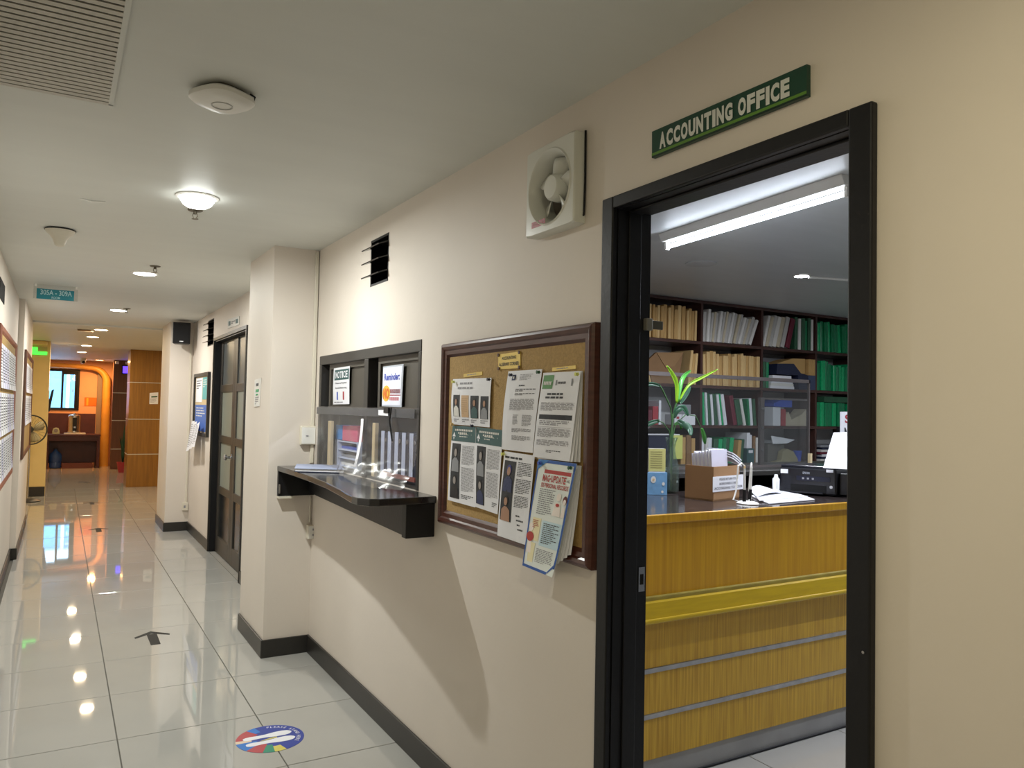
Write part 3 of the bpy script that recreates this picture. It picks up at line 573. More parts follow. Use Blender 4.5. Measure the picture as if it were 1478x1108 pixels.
for k, (a, c, m_, cn) in enumerate(((657, 551, M_yel, 'yellow'), (708, 547.5, M_navy, 'navy blue'), (684, 614.5, M_navy, 'dark blue'), (740, 541, M_navy, 'blue'), (780, 537, M_green2, 'dark green'), (836, 540, M_yel, 'yellow'), (782, 668, M_blue, 'bright blue'), (826, 675, M_green2, 'green'), (729, 655, M_yel, 'pale yellow'), (655, 612, M_tan2, 'orange'))):
    p = P(a, c, 'x', XP-.006-(.016 if k in (5, 6, 7) else 0)); t = MB().lathe([(.0015, 0), (.002, .004), (.006, .005), (.004, .009), (.006, .014), (0, .0145)], p, (-1, 0, 0), 10)
    t.build('push_pin', m_, smooth=True, label=cn+' push pin '+('at the top left of the four-portrait sheet', 'at the top right of the four-portrait sheet', 'above the pair of teal-headed memos', 'beside the blue letter logo', 'at the top right of the blue-logo letter', 'at the top right of the green-logo letter', 'in the left corner of the MAG-UPDATE poster', 'in the right corner of the MAG-UPDATE poster', 'at the top of the tall portrait memo', 'at the left edge of the board frame')[k], cat='pin')
# ================================================================ CEILING FITTINGS
def downlight(x, y, label, col, watts, r=.075, drop=.0, zc=ZC, bulb=False, em=18.):
    t = thing('downlight', label, 'light', (x, y, zc-.02), 'ceiling downlights')
    MB().lathe([(r*1.28, 0), (r*1.28, -.004), (r*1.1, -.009), (r*1.0, -.006), (r*1.0, 0)], (x, y, zc), (0, 0, 1), 32).build('trim_ring', M_white, t, smooth=True)
    em_m = mat('lamp_glow_'+col, col, .4, emit=em, var=0)
    if bulb: MB().lathe([(r*1.02, 0), (r*1.0, -.012), (r*.84, -.032), (r*.6, -.044), (r*.2, -.050), (0, -.051)], (x, y, zc-.004), (0, 0, 1), 24).build('bulb', em_m, t, smooth=True)
    else: MB().lathe([(r, -.004), (r*.96, -.010), (0, -.011)], (x, y, zc), (0, 0, 1), 24).build('diffuser', em_m, t, smooth=True)
    l = bpy.data.lights.new('downlight_lamp', 'AREA'); l.energy = watts; l.color = rgb(col); l.shape = 'DISK'; l.size = r*(.5 if bulb else 1.8)
    lo = bpy.data.objects.new('downlight_lamp', l); COL.objects.link(lo); lo.parent = t; lo.location = (0, 0, (-.038 if bulb else .005)); return t
downlight(.525, 3.85, 'bright bare-bulb downlight on the ceiling nearest the service window', 'FBFEFA', LAMP_W*1.0, bulb=True)
downlight(.519, 6.35, 'second ceiling downlight along the corridor, beyond the bare bulb', 'FBFDF6', LAMP_W*1.0)
downlight(.503, 9.06, 'third ceiling downlight, near the black speaker', 'FDFAF3', LAMP_W*1.0)
downlight(.441, 11.4, 'first of the far lobby downlights, beyond the ceiling break', 'FFE3B8', LAMP_W*.5, zc=2.445)
downlight(.39, 12.74, 'second of the far lobby downlights', 'FFE3B8', LAMP_W*.5, zc=2.445)
downlight(.366, 14.8, 'third of the far lobby downlights, the brightest', 'FFEAD0', LAMP_W*.6, zc=2.445, em=30)
downlight(.34, 16.8, 'fourth of the far lobby downlights, beside the small camera', 'FFE3B8', LAMP_W*.5, zc=2.445)
downlight(.40, .25, 'ceiling downlight over the near end of the corridor', 'FFF5D0', LAMP_W*.45)
for (x, y, lab) in ((.554, 4.118, 'small sprinkler head just beyond the bare bulb'), (.553, 5.98, 'small sprinkler head in front of the second downlight'), (.568, 8.865, 'small sprinkler head in front of the third downlight')):
    t = thing('sprinkler_head', lab, 'sprinkler', (x, y, ZC-.05), 'ceiling sprinkler heads'); M_br = mat('dull_brass', '6E675A', .4, metal=.6)
    MB().lathe([(.036, 0), (.036, -.003), (.03, -.006), (.012, -.007)], (x, y, ZC), (0, 0, 1), 20).build('escutcheon', M_br, t, smooth=True)
    MB().lathe([(.009, -.006), (.009, -.02), (.006, -.022)], (x, y, ZC), (0, 0, 1), 12).build('body', M_br, t, smooth=True)
    for k in (-1, 1): MB().tube([(x+.009*k, y, ZC-.018), (x+.012*k, y, ZC-.03), (x+.003*k, y, ZC-.044)], .0022, 6).build('frame_arm', M_br, t)
    MB().lathe([(.016, -.044), (.016, -.046)], (x, y, ZC), (0, 0, 1), 14).build('deflector', M_br, t)
# access point
t = thing('access_point', 'rounded white wireless access point on the ceiling', 'access point', (.403, 2.5, ZC-.045)); n = 40
def sup(r, p=3.2): return [(math.copysign(abs(math.cos(2*math.pi*k/n))**(2/p), math.cos(2*math.pi*k/n))*r, math.copysign(abs(math.sin(2*math.pi*k/n))**(2/p), math.sin(2*math.pi*k/n))*r) for k in range(n)]
def shell(lv, m_, nm, rot=.55):
    vs = []; c, s_ = math.cos(rot), math.sin(rot)
    for (r, z) in lv: vs += [(.403+a*c-b_*s_, 2.5+a*s_+b_*c, ZC+z) for a, b_ in sup(r)]
    fs = [(j*n+k, j*n+(k+1) % n, (j+1)*n+(k+1) % n, (j+1)*n+k) for j in range(len(lv)-1) for k in range(n)]+[tuple(range(n)), tuple((len(lv)-1)*n+k for k in range(n))]
    return MB().add(vs, fs).build(nm, m_, t, smooth=True)
shell([(.062, 0), (.064, -.012)], mat('mount_grey', '55544F', .6), 'mount_plate'); shell([(.080, -.012), (.086, -.018), (.085, -.030), (.074, -.041), (.05, -.045), (.0, -.046)], M_white, 'cover')
MB().lathe([(.032, -.0445), (.032, -.0475), (.028, -.0475), (.028, -.0445)], (.403, 2.5, ZC), (0, 0, 1), 28).build('logo_ring', mat('grey_ring', 'B8B8B4', .3), t, smooth=True)
MB().tube([(.48, 2.47, ZC-.002), (.493, 2.462, ZC-.012), (.487, 2.465, ZC-.03)], .003, 6).build('cable', M_black, t)
# bell shaped fitting
t = thing('ceiling_detector', 'cream bell-shaped fitting with dark rim on the ceiling at left', 'detector', (-.028, 5.03, ZC-.1))
MB().lathe([(.07, 0), (.079, -.006), (.079, -.009)], (-.028, 5.03, ZC), (0, 0, 1), 28).build('base_ring', M_black, t, smooth=True)
MB().lathe([(.076, -.009), (.070, -.02), (.05, -.038), (.036, -.058), (.028, -.08), (.024, -.092), (.016, -.097), (0, -.098)], (-.028, 5.03, ZC), (0, 0, 1), 28).build('bell', M_cream, t, smooth=True)
MB().tube([(.16, 4.2, ZC-.003), (.10, 4.22, ZC-.004), (.055, 4.19, ZC-.003)], .004, 6).build('loose_cable', M_white, label='short white cable end lying across the ceiling beside the bare bulb', cat='cable')
# air diffuser grille
gx0, gx1, gy0, gy1 = -.345, .118, 1.72, 2.795
t = thing('ceiling_grille', 'white slatted air return grille in the ceiling', 'grille', (-.11, 2.26, ZC-.012)); M_gr = mat('grille_grey', 'D6D2C8', .45)
B('backing', mat('grille_shadow', '504E48', .7), t, gx0, gx1, gy0, gy1, ZC-.003, ZC-.0005)
rails_b = MB()
for r in ((gx1-.014, gx1, gy0, gy1), (gx0, gx0+.014, gy0, gy1), (gx0, gx1, gy1-.008, gy1), (gx0, gx1, gy0, gy0+.012)): B('border', M_ceil, t, r[0], r[1], r[2], r[3], ZC-.010, ZC-.003)
ns = 34
for k in range(ns):
    y = gy0+.02+(gy1-gy0-.03)*k/(ns-1)
    MB().box(gx0+.014, gx1-.014, -.0068, .0068, -.0016, .0016, Matrix.Translation((0, y, ZC-.009)) @ Matrix.Rotation(-.30, 4, 'X')).build('slat', M_gr, t)
# hanging room sign
zt, zb = 2.425, 2.345
t = thing('room_sign', 'teal hanging sign with room numbers 305A to 309A', 'sign', (-.06, 7.5, zb))
B('acrylic_holder', M_acr, t, -.215, .105, 7.497, 7.503, zb, ZC, bevel=.001)
S = Sheet([(-.192, 7.495, 2.43), (.078, 7.495, 2.43), (.078, 7.495, zb), (-.192, 7.495, zb)], (0, -1, 0), t=.002, nu=1, nv=1); S.mesh('teal_panel', mat('sign_teal', '1F8494', .5), t)
S.text('lettering', '305A - 309A', .10, .08, .94, .58, mat('sign_pale', 'B8DCE2', .5), .015); S.text('lettering', 'ROOM', .40, .70, .62, .92, mat('sign_pale', 'B8DCE2', .5), .015)
for x in (-.2, .095): B('ceiling_clip', M_white, t, x-.008, x+.008, 7.49, 7.51, ZC-.02, ZC)
# ================================================================ LEFT WALL BOARDS
def side_board(name, label, x, y0, y1, z0, z1, fr, seed, lab2):
    t = thing(name, label, 'bulletin board', (x, (y0+y1)/2, z0)); R = random.Random(seed)
    B('backing', M_cork, t, x, x+.01, y0+.02, y1-.02, z0+.02, z1-.02)
    rails((y0, y1, z0, z1), [(0, 0), (0, .018), (.015, .026), (.035, .02), (.05, .011), (.05, 0)], 'frame_rail', fr, t, base=x, sgn=1)
    k = 0; y = y1-.09; col_ = 0
    while y-.25 > y0+.05:
        z = z1-.12; row_ = 0
        while z-.33 > z0+.03:
            S = Sheet([(x+.013, y-.21, z), (x+.013, y, z), (x+.013, y, z-.30), (x+.013, y-.21, z-.30)], (1, 0, 0), bow=lambda u, v: .004+.012*v*v, t=.001, nu=2, nv=4)
            S.mesh('posted_sheet', M_paper if R.random() < .7 else mat('paper_lilac', 'CFCFE4', .7), label='%s sheet of the %s column from the far end %s' % (('top', 'middle', 'bottom')[row_], nth(col_), lab2), cat='paper', group='sheets '+lab2)
            S.lines('body_text', .1, .1, .9, .9, 12, M_ink, .45, .3, seed=k); k += 1; z -= .33; row_ += 1
        y -= .25; col_ += 1
    return t
M_rf = mat('reddish_frame', '8A5440', .4, var=.15)
side_board('notice_board', 'red-brown framed notice board on the near left wall', XL, 6.0, 8.15, .85, 2.0, M_rf, 1, 'on the red-brown board')
side_board('notice_board', 'dark framed notice board on the left pier beyond', XLP, 8.95, 11.1, .92, 2.0, mat('dark_brown_frame', '5A3A2A', .4), 2, 'on the left pier board')
B('slot_vent', M_dark, None, XL, XL+.004, 6.0, 6.5, 2.17, 2.30); tag(bpy.data.objects['slot_vent'], 'thin dark slot high on the near left wall', 'vent')
# ================================================================ DOUBLE DOOR, PLATE, BOARD, SPEAKER
dd = thing('door_2', None, None, (1.5, 7.6, 0)); dd['kind'] = 'structure'; y0, y1, _, z1 = D2
M_dd = mat('door_brown', '3A3630', .38, var=.12)
B('casing', M_wf, dd, XW-.015, XW, y1, y1+.03, 0, z1+.03); B('casing', M_wf, dd, XW-.015, XW, y0-.03, y0, 0, z1+.03); B('casing', M_wf, dd, XW-.015, XW, y0, y1, z1, z1+.03)
B('jamb', M_black, dd, XW, XT+.06, y1-.012, y1, 0, z1); B('jamb', M_black, dd, XW, XT+.06, y0, y0+.012, 0, z1); B('jamb', M_black, dd, XW, XT+.06, y0, y1, z1-.012, z1)
ym = (y0+y1)/2; xd = XW+.065; M_fro = mat('frosted_pane', '8E9489', .35, var=.05); M_fro2 = mat('dark_pane', '1F2224', .15, var=.1)
for (a, c) in ((ym+.002, y1-.014), (y0+.014, ym-.002)):
    lf = box(xd+.012, xd+.03, a, c, .008, z1-.016).build('door_leaf', M_dd, dd)
    st = .10; rows = 4; ph_ = (z1-.03-.10*2-.06*3)/4
    for (p_, q_) in ((a, a+st), (c-st, c)): B('stile', M_dd, lf, xd-.008, xd+.012, p_, q_, .008, z1-.016, bevel=.003)
    z = .008
    for k in range(5):
        hgt = .16 if k == 0 else .075; B('rail', M_dd, lf, xd-.008, xd+.012, a+st, c-st, z, min(z+hgt, z1-.016), bevel=.003)
        if k < 4: B('pane', M_fro2 if k == 0 else (mat('grey_pane', '5E6466', .3) if k == 3 else M_fro), lf, xd+.004, xd+.012, a+st, c-st, z+hgt, z+hgt+.435)
        z += hgt+.435
B('rear_board', M_dark, dd, XT, XT+.02, y0, y1, 0, z1)
kn = MB().lathe([(.03, 0), (.03, .006), (.012, .01), (.012, .035), (.028, .045), (.03, .058), (.02, .068), (0, .07)], (xd-.008, ym+.055, 1.0), (-1, 0, 0), 20).build('door_knob', M_steel, dd, smooth=True)
S = wallsheet([(328.5, 461), (345, 456), (345, 468.5), (328.5, 474)], XW-.006, t=.006, nu=1, nv=1); S.mesh('door_plate', mat('plate_silver', 'B4B2A8', .4), label='small silver name plate above the double door', cat='sign'); S.rects('mark', [(.08, .25, .28, .75), (.72, .25, .92, .75)], M_teal); S.lines('lettering', .34, .35, .68, .7, 2, M_ink, .6, .1)
# framed calendar board beyond the door
bx = (8.62, 9.60, 1.15, 1.84)
t = thing('framed_board', 'black framed display board with blue prints beyond the double door', 'display board', (XW, 9.1, bx[2]))
B('panel', mat('board_panel', 'C9B48C', .6), t, XW-.01, XW, bx[0]+.02, bx[1]-.02, bx[2]+.02, bx[3]-.02)
rails(bx, [(0, 0), (0, .03), (.035, .03), (.035, 0)], 'frame_rail', M_wf, t, base=XW)
k = 0
for (a, c, d, e, m_, lab) in ((8.70, 9.05, 1.55, 1.79, mat('print_teal2', '5FA8A8', .6), 'teal print at the top right of the black framed display board'), (9.08, 9.52, 1.52, 1.79, M_paper, 'white sheet at the top left of the black framed display board'), (8.68, 9.54, 1.20, 1.49, mat('print_blue2', '4A6EB8', .6), 'wide blue print at the bottom of the black framed display board')):
    S = Sheet([(XW-.012, c, e), (XW-.012, a, e), (XW-.012, a, d), (XW-.012, c, d)], (-1, 0, 0), t=.001, nu=2, nv=2); S.mesh('display_print', m_, label=lab, cat='print'); S.lines('print_text', .1, .1, .9, .5, 4, M_ink if m_ is M_paper else M_paper2, .4, .3, seed=k); k += 1
for k, y in enumerate((9.42, 9.2, 8.95)):
    xk = XW-.032-.007*k; S = Sheet([(xk, y+.12, 1.30-.01*k), (xk, y-.08, 1.31), (xk, y-.10, .98+.03*k), (xk, y+.14, .95+.04*k)], (-1, 0, 0), bow=lambda u, v: .01+.05*v, t=.001, nu=2, nv=5)
    S.mesh('hanging_sheet', M_paper, label=('leftmost', 'middle', 'rightmost')[k]+' loose white sheet hanging below the black framed display board', cat='paper', group='loose sheets under the display board'); S.lines('body_text', .1, .1, .9, .9, 12, M_inkl, .4, .3, seed=k)
# loudspeaker
t = thing('loudspeaker', 'black loudspeaker bracketed high in the corner of the white column', 'speaker', (1.22, 9.72, 2.185))
Ms = Matrix.Translation((1.205, 9.70, 2.19)) @ Matrix.Rotation(-.15, 4, 'Z')
MB().prism([(-.095, -.10), (.095, -.10), (.075, .09), (-.075, .09)], 0, .245, 'z', Ms).build('cabinet', M_black, t, bevel=.006)
MB().box(-.086, .086, -.106, -.10, .012, .233, Ms).build('grille', mat('speaker_cloth', '0E0E10', .9, var=.3, scale=300), t, bevel=.003); MB().box(-.02, .02, -.108, -.106, .02, .03, Ms).build('badge', M_steel, t)
MB().tube([(1.21, 9.78, 2.31), (1.23, 9.85, 2.32), (1.24, 9.9, 2.32)], .012).build('bracket_arm', M_black, t); B('bracket_plate', M_cream, t, 1.19, 1.29, 9.893, 9.9, 2.25, 2.39)
MB().tube([(1.30, 9.75, 2.36), (1.335, 9.82, 2.38), (1.35, 9.85, 2.33), (1.345, 9.88, 2.2)], .004, 6).build('cable', M_cream, t)
MB().box(1.325, 1.345, 9.885, 9.9, .33, 2.25).build('cable_conduit', M_cream, label='cream conduit running down from the loudspeaker', cat='conduit')
t = thing('wall_outlet', 'small cream outlet box low in the corner below the loudspeaker', 'outlet', (1.33, 9.87, .24)); B('box', M_cream, t, 1.295, 1.36, 9.86, 9.9, .24, .33, bevel=.004); B('socket_slot', M_inkl, t, 1.31, 1.33, 9.858, 9.86, .27, .30)
# ================================================================ FLOOR MARKERS
def arrow(tx, ty, k, label, rot=0.):
    b = MB(); M = Matrix.Translation((tx, ty, .0004)) @ Matrix.Rotation(rot, 4, 'Z') @ Matrix.Scale(k, 4)
    b.prism([(0, .02), (-.105, -.085), (-.10, -.115), (0, -.035), (.10, -.115), (.105, -.085)], 0, .0008, 'z', M)
    t = thing('floor_arrow', label, 'arrow', (tx, ty, 0), 'tape arrows on the floor'); b.build('arrow_head', mat('grey_tape', '33312E', .75, spec=.2), t)
    MB().prism([(-.03, -.05), (.03, -.05), (.028, -.30), (-.028, -.30)], 0, .0007, 'z', M).build('arrow_stem', mat('grey_tape', '33312E', .75, spec=.2), t)
arrow(.57, 5.60, 1., 'nearest dark tape arrow on the floor tiles'); arrow(.45, 10.45, 1., 'second dark tape arrow, by the orange reflection')
arrow(.47, 13.2, 1., 'third dark tape arrow, farther down the corridor'); arrow(.40, 16.6, 1., 'farthest dark tape arrow, in the lobby', .5)
cx, cy, rd = .873, 3.592, .148
t = thing('floor_sticker', 'round blue floor sticker with white footprints reading PLEASE STAND HERE', 'sticker', (cx, cy, 0))
M_sb = mat('sticker_blue', '2B3F98', .4)
def disc(pts, z, nm, m_): 
    b = MB(); n = len(pts); c = (sum(p[0] for p in pts)/n, sum(p[1] for p in pts)/n)
    b.add([(cx+c[0], cy+c[1], z)]+[(cx+p[0], cy+p[1], z) for p in pts], [(0, 1+i, 1+(i+1) % n) for i in range(n)]); return b.build(nm, m_, t, fix=False)
MB().lathe([(rd, 0), (rd, .0006)], (cx, cy, .0002), (0, 0, 1), 48).build('disc', M_sb, t)
def sector(a0, a1, r0_, r1_, m_): disc([(r1_*math.cos(math.radians(a0+(a1-a0)*k/8)), r1_*math.sin(math.radians(a0+(a1-a0)*k/8))) for k in range(9)]+[(r0_*math.cos(math.radians(a1-(a1-a0)*k/8)), r0_*math.sin(math.radians(a1-(a1-a0)*k/8))) for k in range(9)], .0011, 'colour_patch', m_)
S_red = mat('sticker_red', 'B0454C', .45); S_lb = mat('sticker_azure', '2C76C8', .45); S_gr = mat('sticker_green', '2E8A70', .45); S_ye = mat('sticker_yellow', 'CFC25A', .45)
sector(105, 122, .09, rd, S_lb); sector(122, 168, .075, rd, S_red); sector(168, 180, .08, rd, mat('sticker_peach', 'E0C8B0', .45)); sector(180, 215, .06, rd, S_lb); sector(215, 245, .06, rd, S_red); sector(245, 265, .07, rd, S_gr); sector(265, 285, .09, rd, S_ye); disc([(-.05, -.012), (.0, .004), (.03, .006), (.03, -.006), (-.04, -.014)], .0012, 'colour_patch', S_ye)
for s_ in (-1, 1):
    fx_ = [-.112, -.108, -.097, -.078, -.04, -.01, .03, .065, .088, .10]; fwd = [.006, .012, .017, .019, .0155, .017, .025, .0265, .021, .010]
    pts = [(x, s_*.033+w) for x, w in zip(fx_, fwd)]+[(.104, s_*.033)]+[(x, s_*.033-w) for x, w in list(zip(fx_, fwd))[::-1]]
    disc(pts, .0014, 'footprint', M_paper)
word = 'PLEASE STAND HERE'
for k, ch in enumerate(word):
    if ch == ' ': continue
    a = math.radians(82-k*7.4); vs_, fs_, asp = text_geo(ch, .01); h_ = .017; w_ = h_*min(asp, 1.1)*.9; b = MB(); rr = .124
    vv = [Matrix.Rotation(a-math.pi/2, 3, 'Z') @ Vector(((u-.5)*w_, rr+(.5-v)*h_, 0)) for u, v in vs_]
    b.add([(cx+v.x, cy+v.y, .0015) for v in vv], fs_); b.build('letter', M_paper, t, fix=False)
# ================================================================ OFFICE: RECEPTION COUNTER
XC0, XC1, YF = 1.52, 5.0, 2.44
ct = thing('reception_counter', 'ochre wood reception counter with silver strips and dark stone top', 'counter', (3.2, 2.75, 0))
B('plinth', M_plinth, ct, XC0, XC1, YF+.02, 3.1, 0, .095); B('carcass', M_shelf, ct, XC0, XC1, YF+.03, 3.1, .095, 1.05)
for (a, c, m_) in ((.095, .262, M_wood2), (.280, .445, M_wood2), (.463, .66, M_wood2)): B('front_panel', m_, ct, XC0, XC1, YF+.012, YF+.03, a, c, bevel=.002)
for z in (.262, .445): B('silver_strip', M_alu, ct, XC0, XC1, YF+.006, YF+.03, z, z+.018)
B('upper_panel', M_wood, ct, XC0, XC1, YF+.012, YF+.03, .75, 1.05)
MB().prism([(YF+.03, .66), (YF-.03, .672), (YF-.02, .735), (YF+.012, .745), (YF+.03, .75)], XC0, XC1, 'x').build('belt_panel', M_gold, ct)
B('belt_moulding', M_gold, ct, XC0, XC1, YF-.038, YF+.012, .655, .675, bevel=.006); B('belt_moulding', mat('worn_moulding', '9A8A3A', .4, var=.2, scale=10), ct, XC0, XC1, YF-.006, YF+.012, .735, .757, bevel=.005)
B('edge_band', M_wood, ct, XC0, XC1, YF-.005, YF+.012, 1.048, 1.085, bevel=.004); B('stone_top', M_stone, ct, XC0, XC1, YF+.012, 3.15, 1.05, 1.083)
b = MB().cyl((2.0, YF+.01, .004), (4.2, YF+.01, .004), .006, n=8); b.build('floor_cable', M_black, smooth=True, label='thin black cable along the foot of the wooden counter', cat='cable')
ZT = 1.083
def C(px, py): return P(px, py, 'z', ZT)
# cardboard box of cards
qa, qb, qc = C(988.5, 718.6), C(1029.7, 723.7), C(1067, 719); qd = qa+qc-qb; ctr = (qa+qb+qc+qd)/4
t = thing('card_box', 'cardboard box with a white return notice on its front on the counter', 'box', (ctr.x, ctr.y, ZT)); HB = .165
ps = [qa, qb, qc, qd]
def quadwall(p, q_, h, th, nm, m_, par):
    d = (q_-p).normalized(); n = Vector((-d.y, d.x, 0))
    if n.dot(ctr-p) < 0: n = -n
    b = MB(); vs = [p, q_, q_+n*th, p+n*th]; b.add([Vector((v.x, v.y, ZT+.0005)) for v in vs]+[Vector((v.x, v.y, ZT+h)) for v in vs], [(3, 2, 1, 0), (4, 5, 6, 7), (0, 1, 5, 4), (1, 2, 6, 5), (2, 3, 7, 6), (3, 0, 4, 7)]); return b.build(nm, m_, par)
for i in range(4): quadwall(ps[i], ps[(i+1) % 4], HB, .006, 'box_side', M_card, t)
MB().prism([(p.x, p.y) for p in ps], ZT+.001, ZT+.008).build('box_floor', M_card, t)
d = (qc-qb).normalized(); n = Vector((d.y, -d.x, 0)); n = n if n.dot(Vector((0, 0, 0))-ctr) > 0 else -n
tl = qb+d*-.012; L_ = (qc-qb).length*1.18
S = Sheet([tl+Vector((0, 0, .118))+n*.004, tl+d*L_+Vector((0, 0, .118))+n*.004, tl+d*L_+Vector((0, 0, .045))+n*.004, tl+Vector((0, 0, .045))+n*.004], n, t=.002, nu=1, nv=1)
S.mesh('return_notice', M_paper, t)
for k, s_ in enumerate(('PLEASE RETURN YOUR', "BORROWER'S CARD", 'ACCORDING TO YOUR')): S.text('notice_text', s_, (.2, .2, .04)[k], .12+.29*k, (.8, .78, .96)[k], .28+.29*k, M_ink, .01, parent=S.o)
# cards in the box
e1 = (qc-qb); e2 = (qa-qb); ang = math.atan2(e2.y, e2.x)
for k in range(16):
    f = (k+.5)/16; p = qb+e2*(.05+.66*f)+e1*.08; lean = .30+.012*k; hgt = .232+.014*random.random()-.02*f
    v1 = e1*.60; up = Vector((0, 0, 1))*math.cos(lean*.4)+e2.normalized()*math.sin(lean*.4)*.6; th = e2.normalized()*.0045
    a = p+Vector((0, 0, .010)); vs = [a, a+v1, a+v1+up*hgt, a+up*hgt]
    MB().add(vs+[v+th for v in vs], [(0, 1, 2, 3), (7, 6, 5, 4), (0, 4, 5, 1), (1, 5, 6, 2), (2, 6, 7, 3), (3, 7, 4, 0)]).build('record_card', M_paper if k % 3 else mat('card_lilac', 'D4D2E2', .7), label=nth(k)+' record card from the front filed upright in the cardboard box', cat='card', group='record cards filed in the cardboard box')
for k in range(3):
    S = Sheet([qb+e1*.71+e2*.92+Vector((0, 0, .222+.012*k)), qb+e1*1.12+e2*.92+Vector((0, 0, .20+.012*k)), qb+e1*1.18+e2*.08+Vector((0, 0, .172+.014*k)), qb+e1*.71+e2*.0+Vector((0, 0, .205+.012*k))], (0, 0, 1), bow=lambda u, v: .008*math.sin(3*v)-.012*u*u, t=.006, nu=4, nv=4)
    S.mesh('loose_sheet', M_paper, label=('lowest', 'middle', 'topmost')[k]+' of the loose white sheets fanned over the cardboard box', cat='paper', group='loose sheets on the cardboard box')
# vase with dracaena
pv = C(968, 711); vx, vy = pv.x, pv.y
vs_ = thing('glass_vase', 'clear glass carafe holding a green plant on the counter', 'vase', (vx, vy, ZT))
M_vg = clear('vase_glass', 'EAF2EE', .22, .03, .035, 'C8D4D0')
MB().lathe([(.036, .0), (.042, .01), (.044, .06), (.043, .12), (.036, .16), (.024, .20), (.02, .235), (.026, .265), (.034, .29), (.032, .29), (.022, .262), (.017, .235), (.021, .2), (.033, .16), (.040, .12), (.041, .06), (.039, .012), (0, .008)], (vx, vy, ZT), (0, 0, 1), 28).build('glass', M_vg, vs_, smooth=True)
MB().lathe([(.038, .013), (.0395, .06), (.039, .10), (0, .10)], (vx, vy, ZT), (0, 0, 1), 24).build('water', clear('water', 'D6DCCB', .2, .02, .1, 'A9AE9A'), vs_, smooth=True)
pl = thing('potted_dracaena', 'leafy green dracaena stems standing in the glass carafe', 'plant', (vx, vy, ZT+.02)); M_lf = mat('leaf_green', '3E8A2E', .4, var=.3, scale=12); M_lf2 = mat('leaf_lime', '86B428', .4, var=.2, scale=12); M_lf3 = mat('leaf_dark', '2A4F3A', .4, var=.3)
def V(px, py): return P(px, py, 'y', vy)
def stem(pts, r): MB().tube([Vector((vx, vy, ZT+.02))]+[V(a, c) for a, c in pts], r, 8).build('stem', mat('stem_green', '35592F', .5), pl, smooth=True)
stem([(969, 640), (971, 600), (976, 582)], .006); stem([(967, 640), (970, 610), (968, 588), (956, 562), (952, 556)], .004); stem([(970, 635), (975, 612), (990, 598), (1004, 600), (1012, 618)], .003); stem([(968, 640), (966, 622), (957, 610), (950, 607)], .003)
def leaf(pts, w, m_, dy=0.):
    c = [V(a, b_)+Vector((0, dy*i/(len(pts)-1), 0)) for i, (a, b_) in enumerate(pts)]; cc = []
    for i in range(len(c)-1):
        for k in range(4):
            t_ = k/4; p0, p1, p2, p3 = c[max(i-1, 0)], c[i], c[i+1], c[min(i+2, len(c)-1)]
            cc.append(.5*((2*p1)+(p2-p0)*t_+(2*p0-5*p1+4*p2-p3)*t_*t_+(3*p1-p0-3*p2+p3)*t_**3))
    cc.append(c[-1]); vv = []; n = len(cc)
    for i, p in enumerate(cc):
        tn = (cc[min(i+1, n-1)]-cc[max(i-1, 0)]).normalized(); sd = tn.cross(Vector((.5, .8, 0))).normalized(); s_ = i/(n-1); ww = w*(math.sin(math.pi*min(1, s_*.86+.10))**.8)+.0006
        vv += [p-sd*ww+Vector((0, -.004, 0)), p+Vector((0, .004, 0)), p+sd*ww+Vector((0, -.004, 0))]
    o = MB().add(vv, [f for i in range(n-1) for f in ((3*i, 3*i+1, 3*i+4, 3*i+3), (3*i+1, 3*i+2, 3*i+5, 3*i+4))]).build('leaf', m_, pl, smooth=True); s2 = o.modifiers.new('thickness', 'SOLIDIFY'); s2.thickness = .0012
leaf([(976, 582), (976, 555), (970, 540), (962, 528)], .011, M_lf2); leaf([(978, 580), (985, 552), (993, 541), (1004, 534)], .011, M_lf, .04); leaf([(980, 578), (990, 556), (1008, 544), (1026, 533)], .007, M_lf2, -.05)
leaf([(981, 582), (990, 574), (1000, 564), (1007, 557)], .012, M_lf3, .06); leaf([(953, 557), (945, 554), (937, 555), (931, 558)], .010, M_lf3, .05); leaf([(972, 603), (974, 592), (981, 588), (985, 600)], .016, M_lf3, -.04)
leaf([(978, 607), (983, 612), (987, 618), (985, 628)], .018, M_lf3, -.06); leaf([(952, 607), (945, 609), (937, 614), (931, 622)], .012, M_lf3, .04); leaf([(1012, 618), (1017, 628), (1020, 635), (1023, 641)], .012, M_lf, .03); leaf([(973, 612), (982, 610), (988, 612), (992, 620)], .010, M_lf, .05)
# brochure holder
pa, pb_, = C(934, 714), C(963, 714.5); d = (pb_-pa); d.z = 0; dn = d.normalized(); nn = Vector((-dn.y, dn.x, 0)); 
if nn.y < 0: nn = -nn
t = thing('brochure_box', 'pale blue printed box with daisy pattern holding a striped pad', 'box', ((pa+pb_)/2).to_tuple()); M_bb = mat('daisy_blue', '6E9CC4', .5, var=.12, scale=30)
def pbx(o, l, w, z0_, z1_, nm, m_, par):
    vs = [o, o+dn*l, o+dn*l+nn*w, o+nn*w]; b = MB(); b.add([Vector((v.x, v.y, z0_)) for v in vs]+[Vector((v.x, v.y, z1_)) for v in vs], [(3, 2, 1, 0), (4, 5, 6, 7), (0, 1, 5, 4), (1, 2, 6, 5), (2, 3, 7, 6), (3, 0, 4, 7)]); return b.build(nm, m_, par, bevel=.002)
L_ = d.length; pa = Vector((pa.x, pa.y, 0))
for (o_, l, w) in ((pa, L_, .003), (pa+nn*.067, L_, .003), (pa, .003, .07), (pa+dn*(L_-.003), .003, .07)): pbx(o_, l, w, ZT, ZT+.115, 'side', M_bb, t)
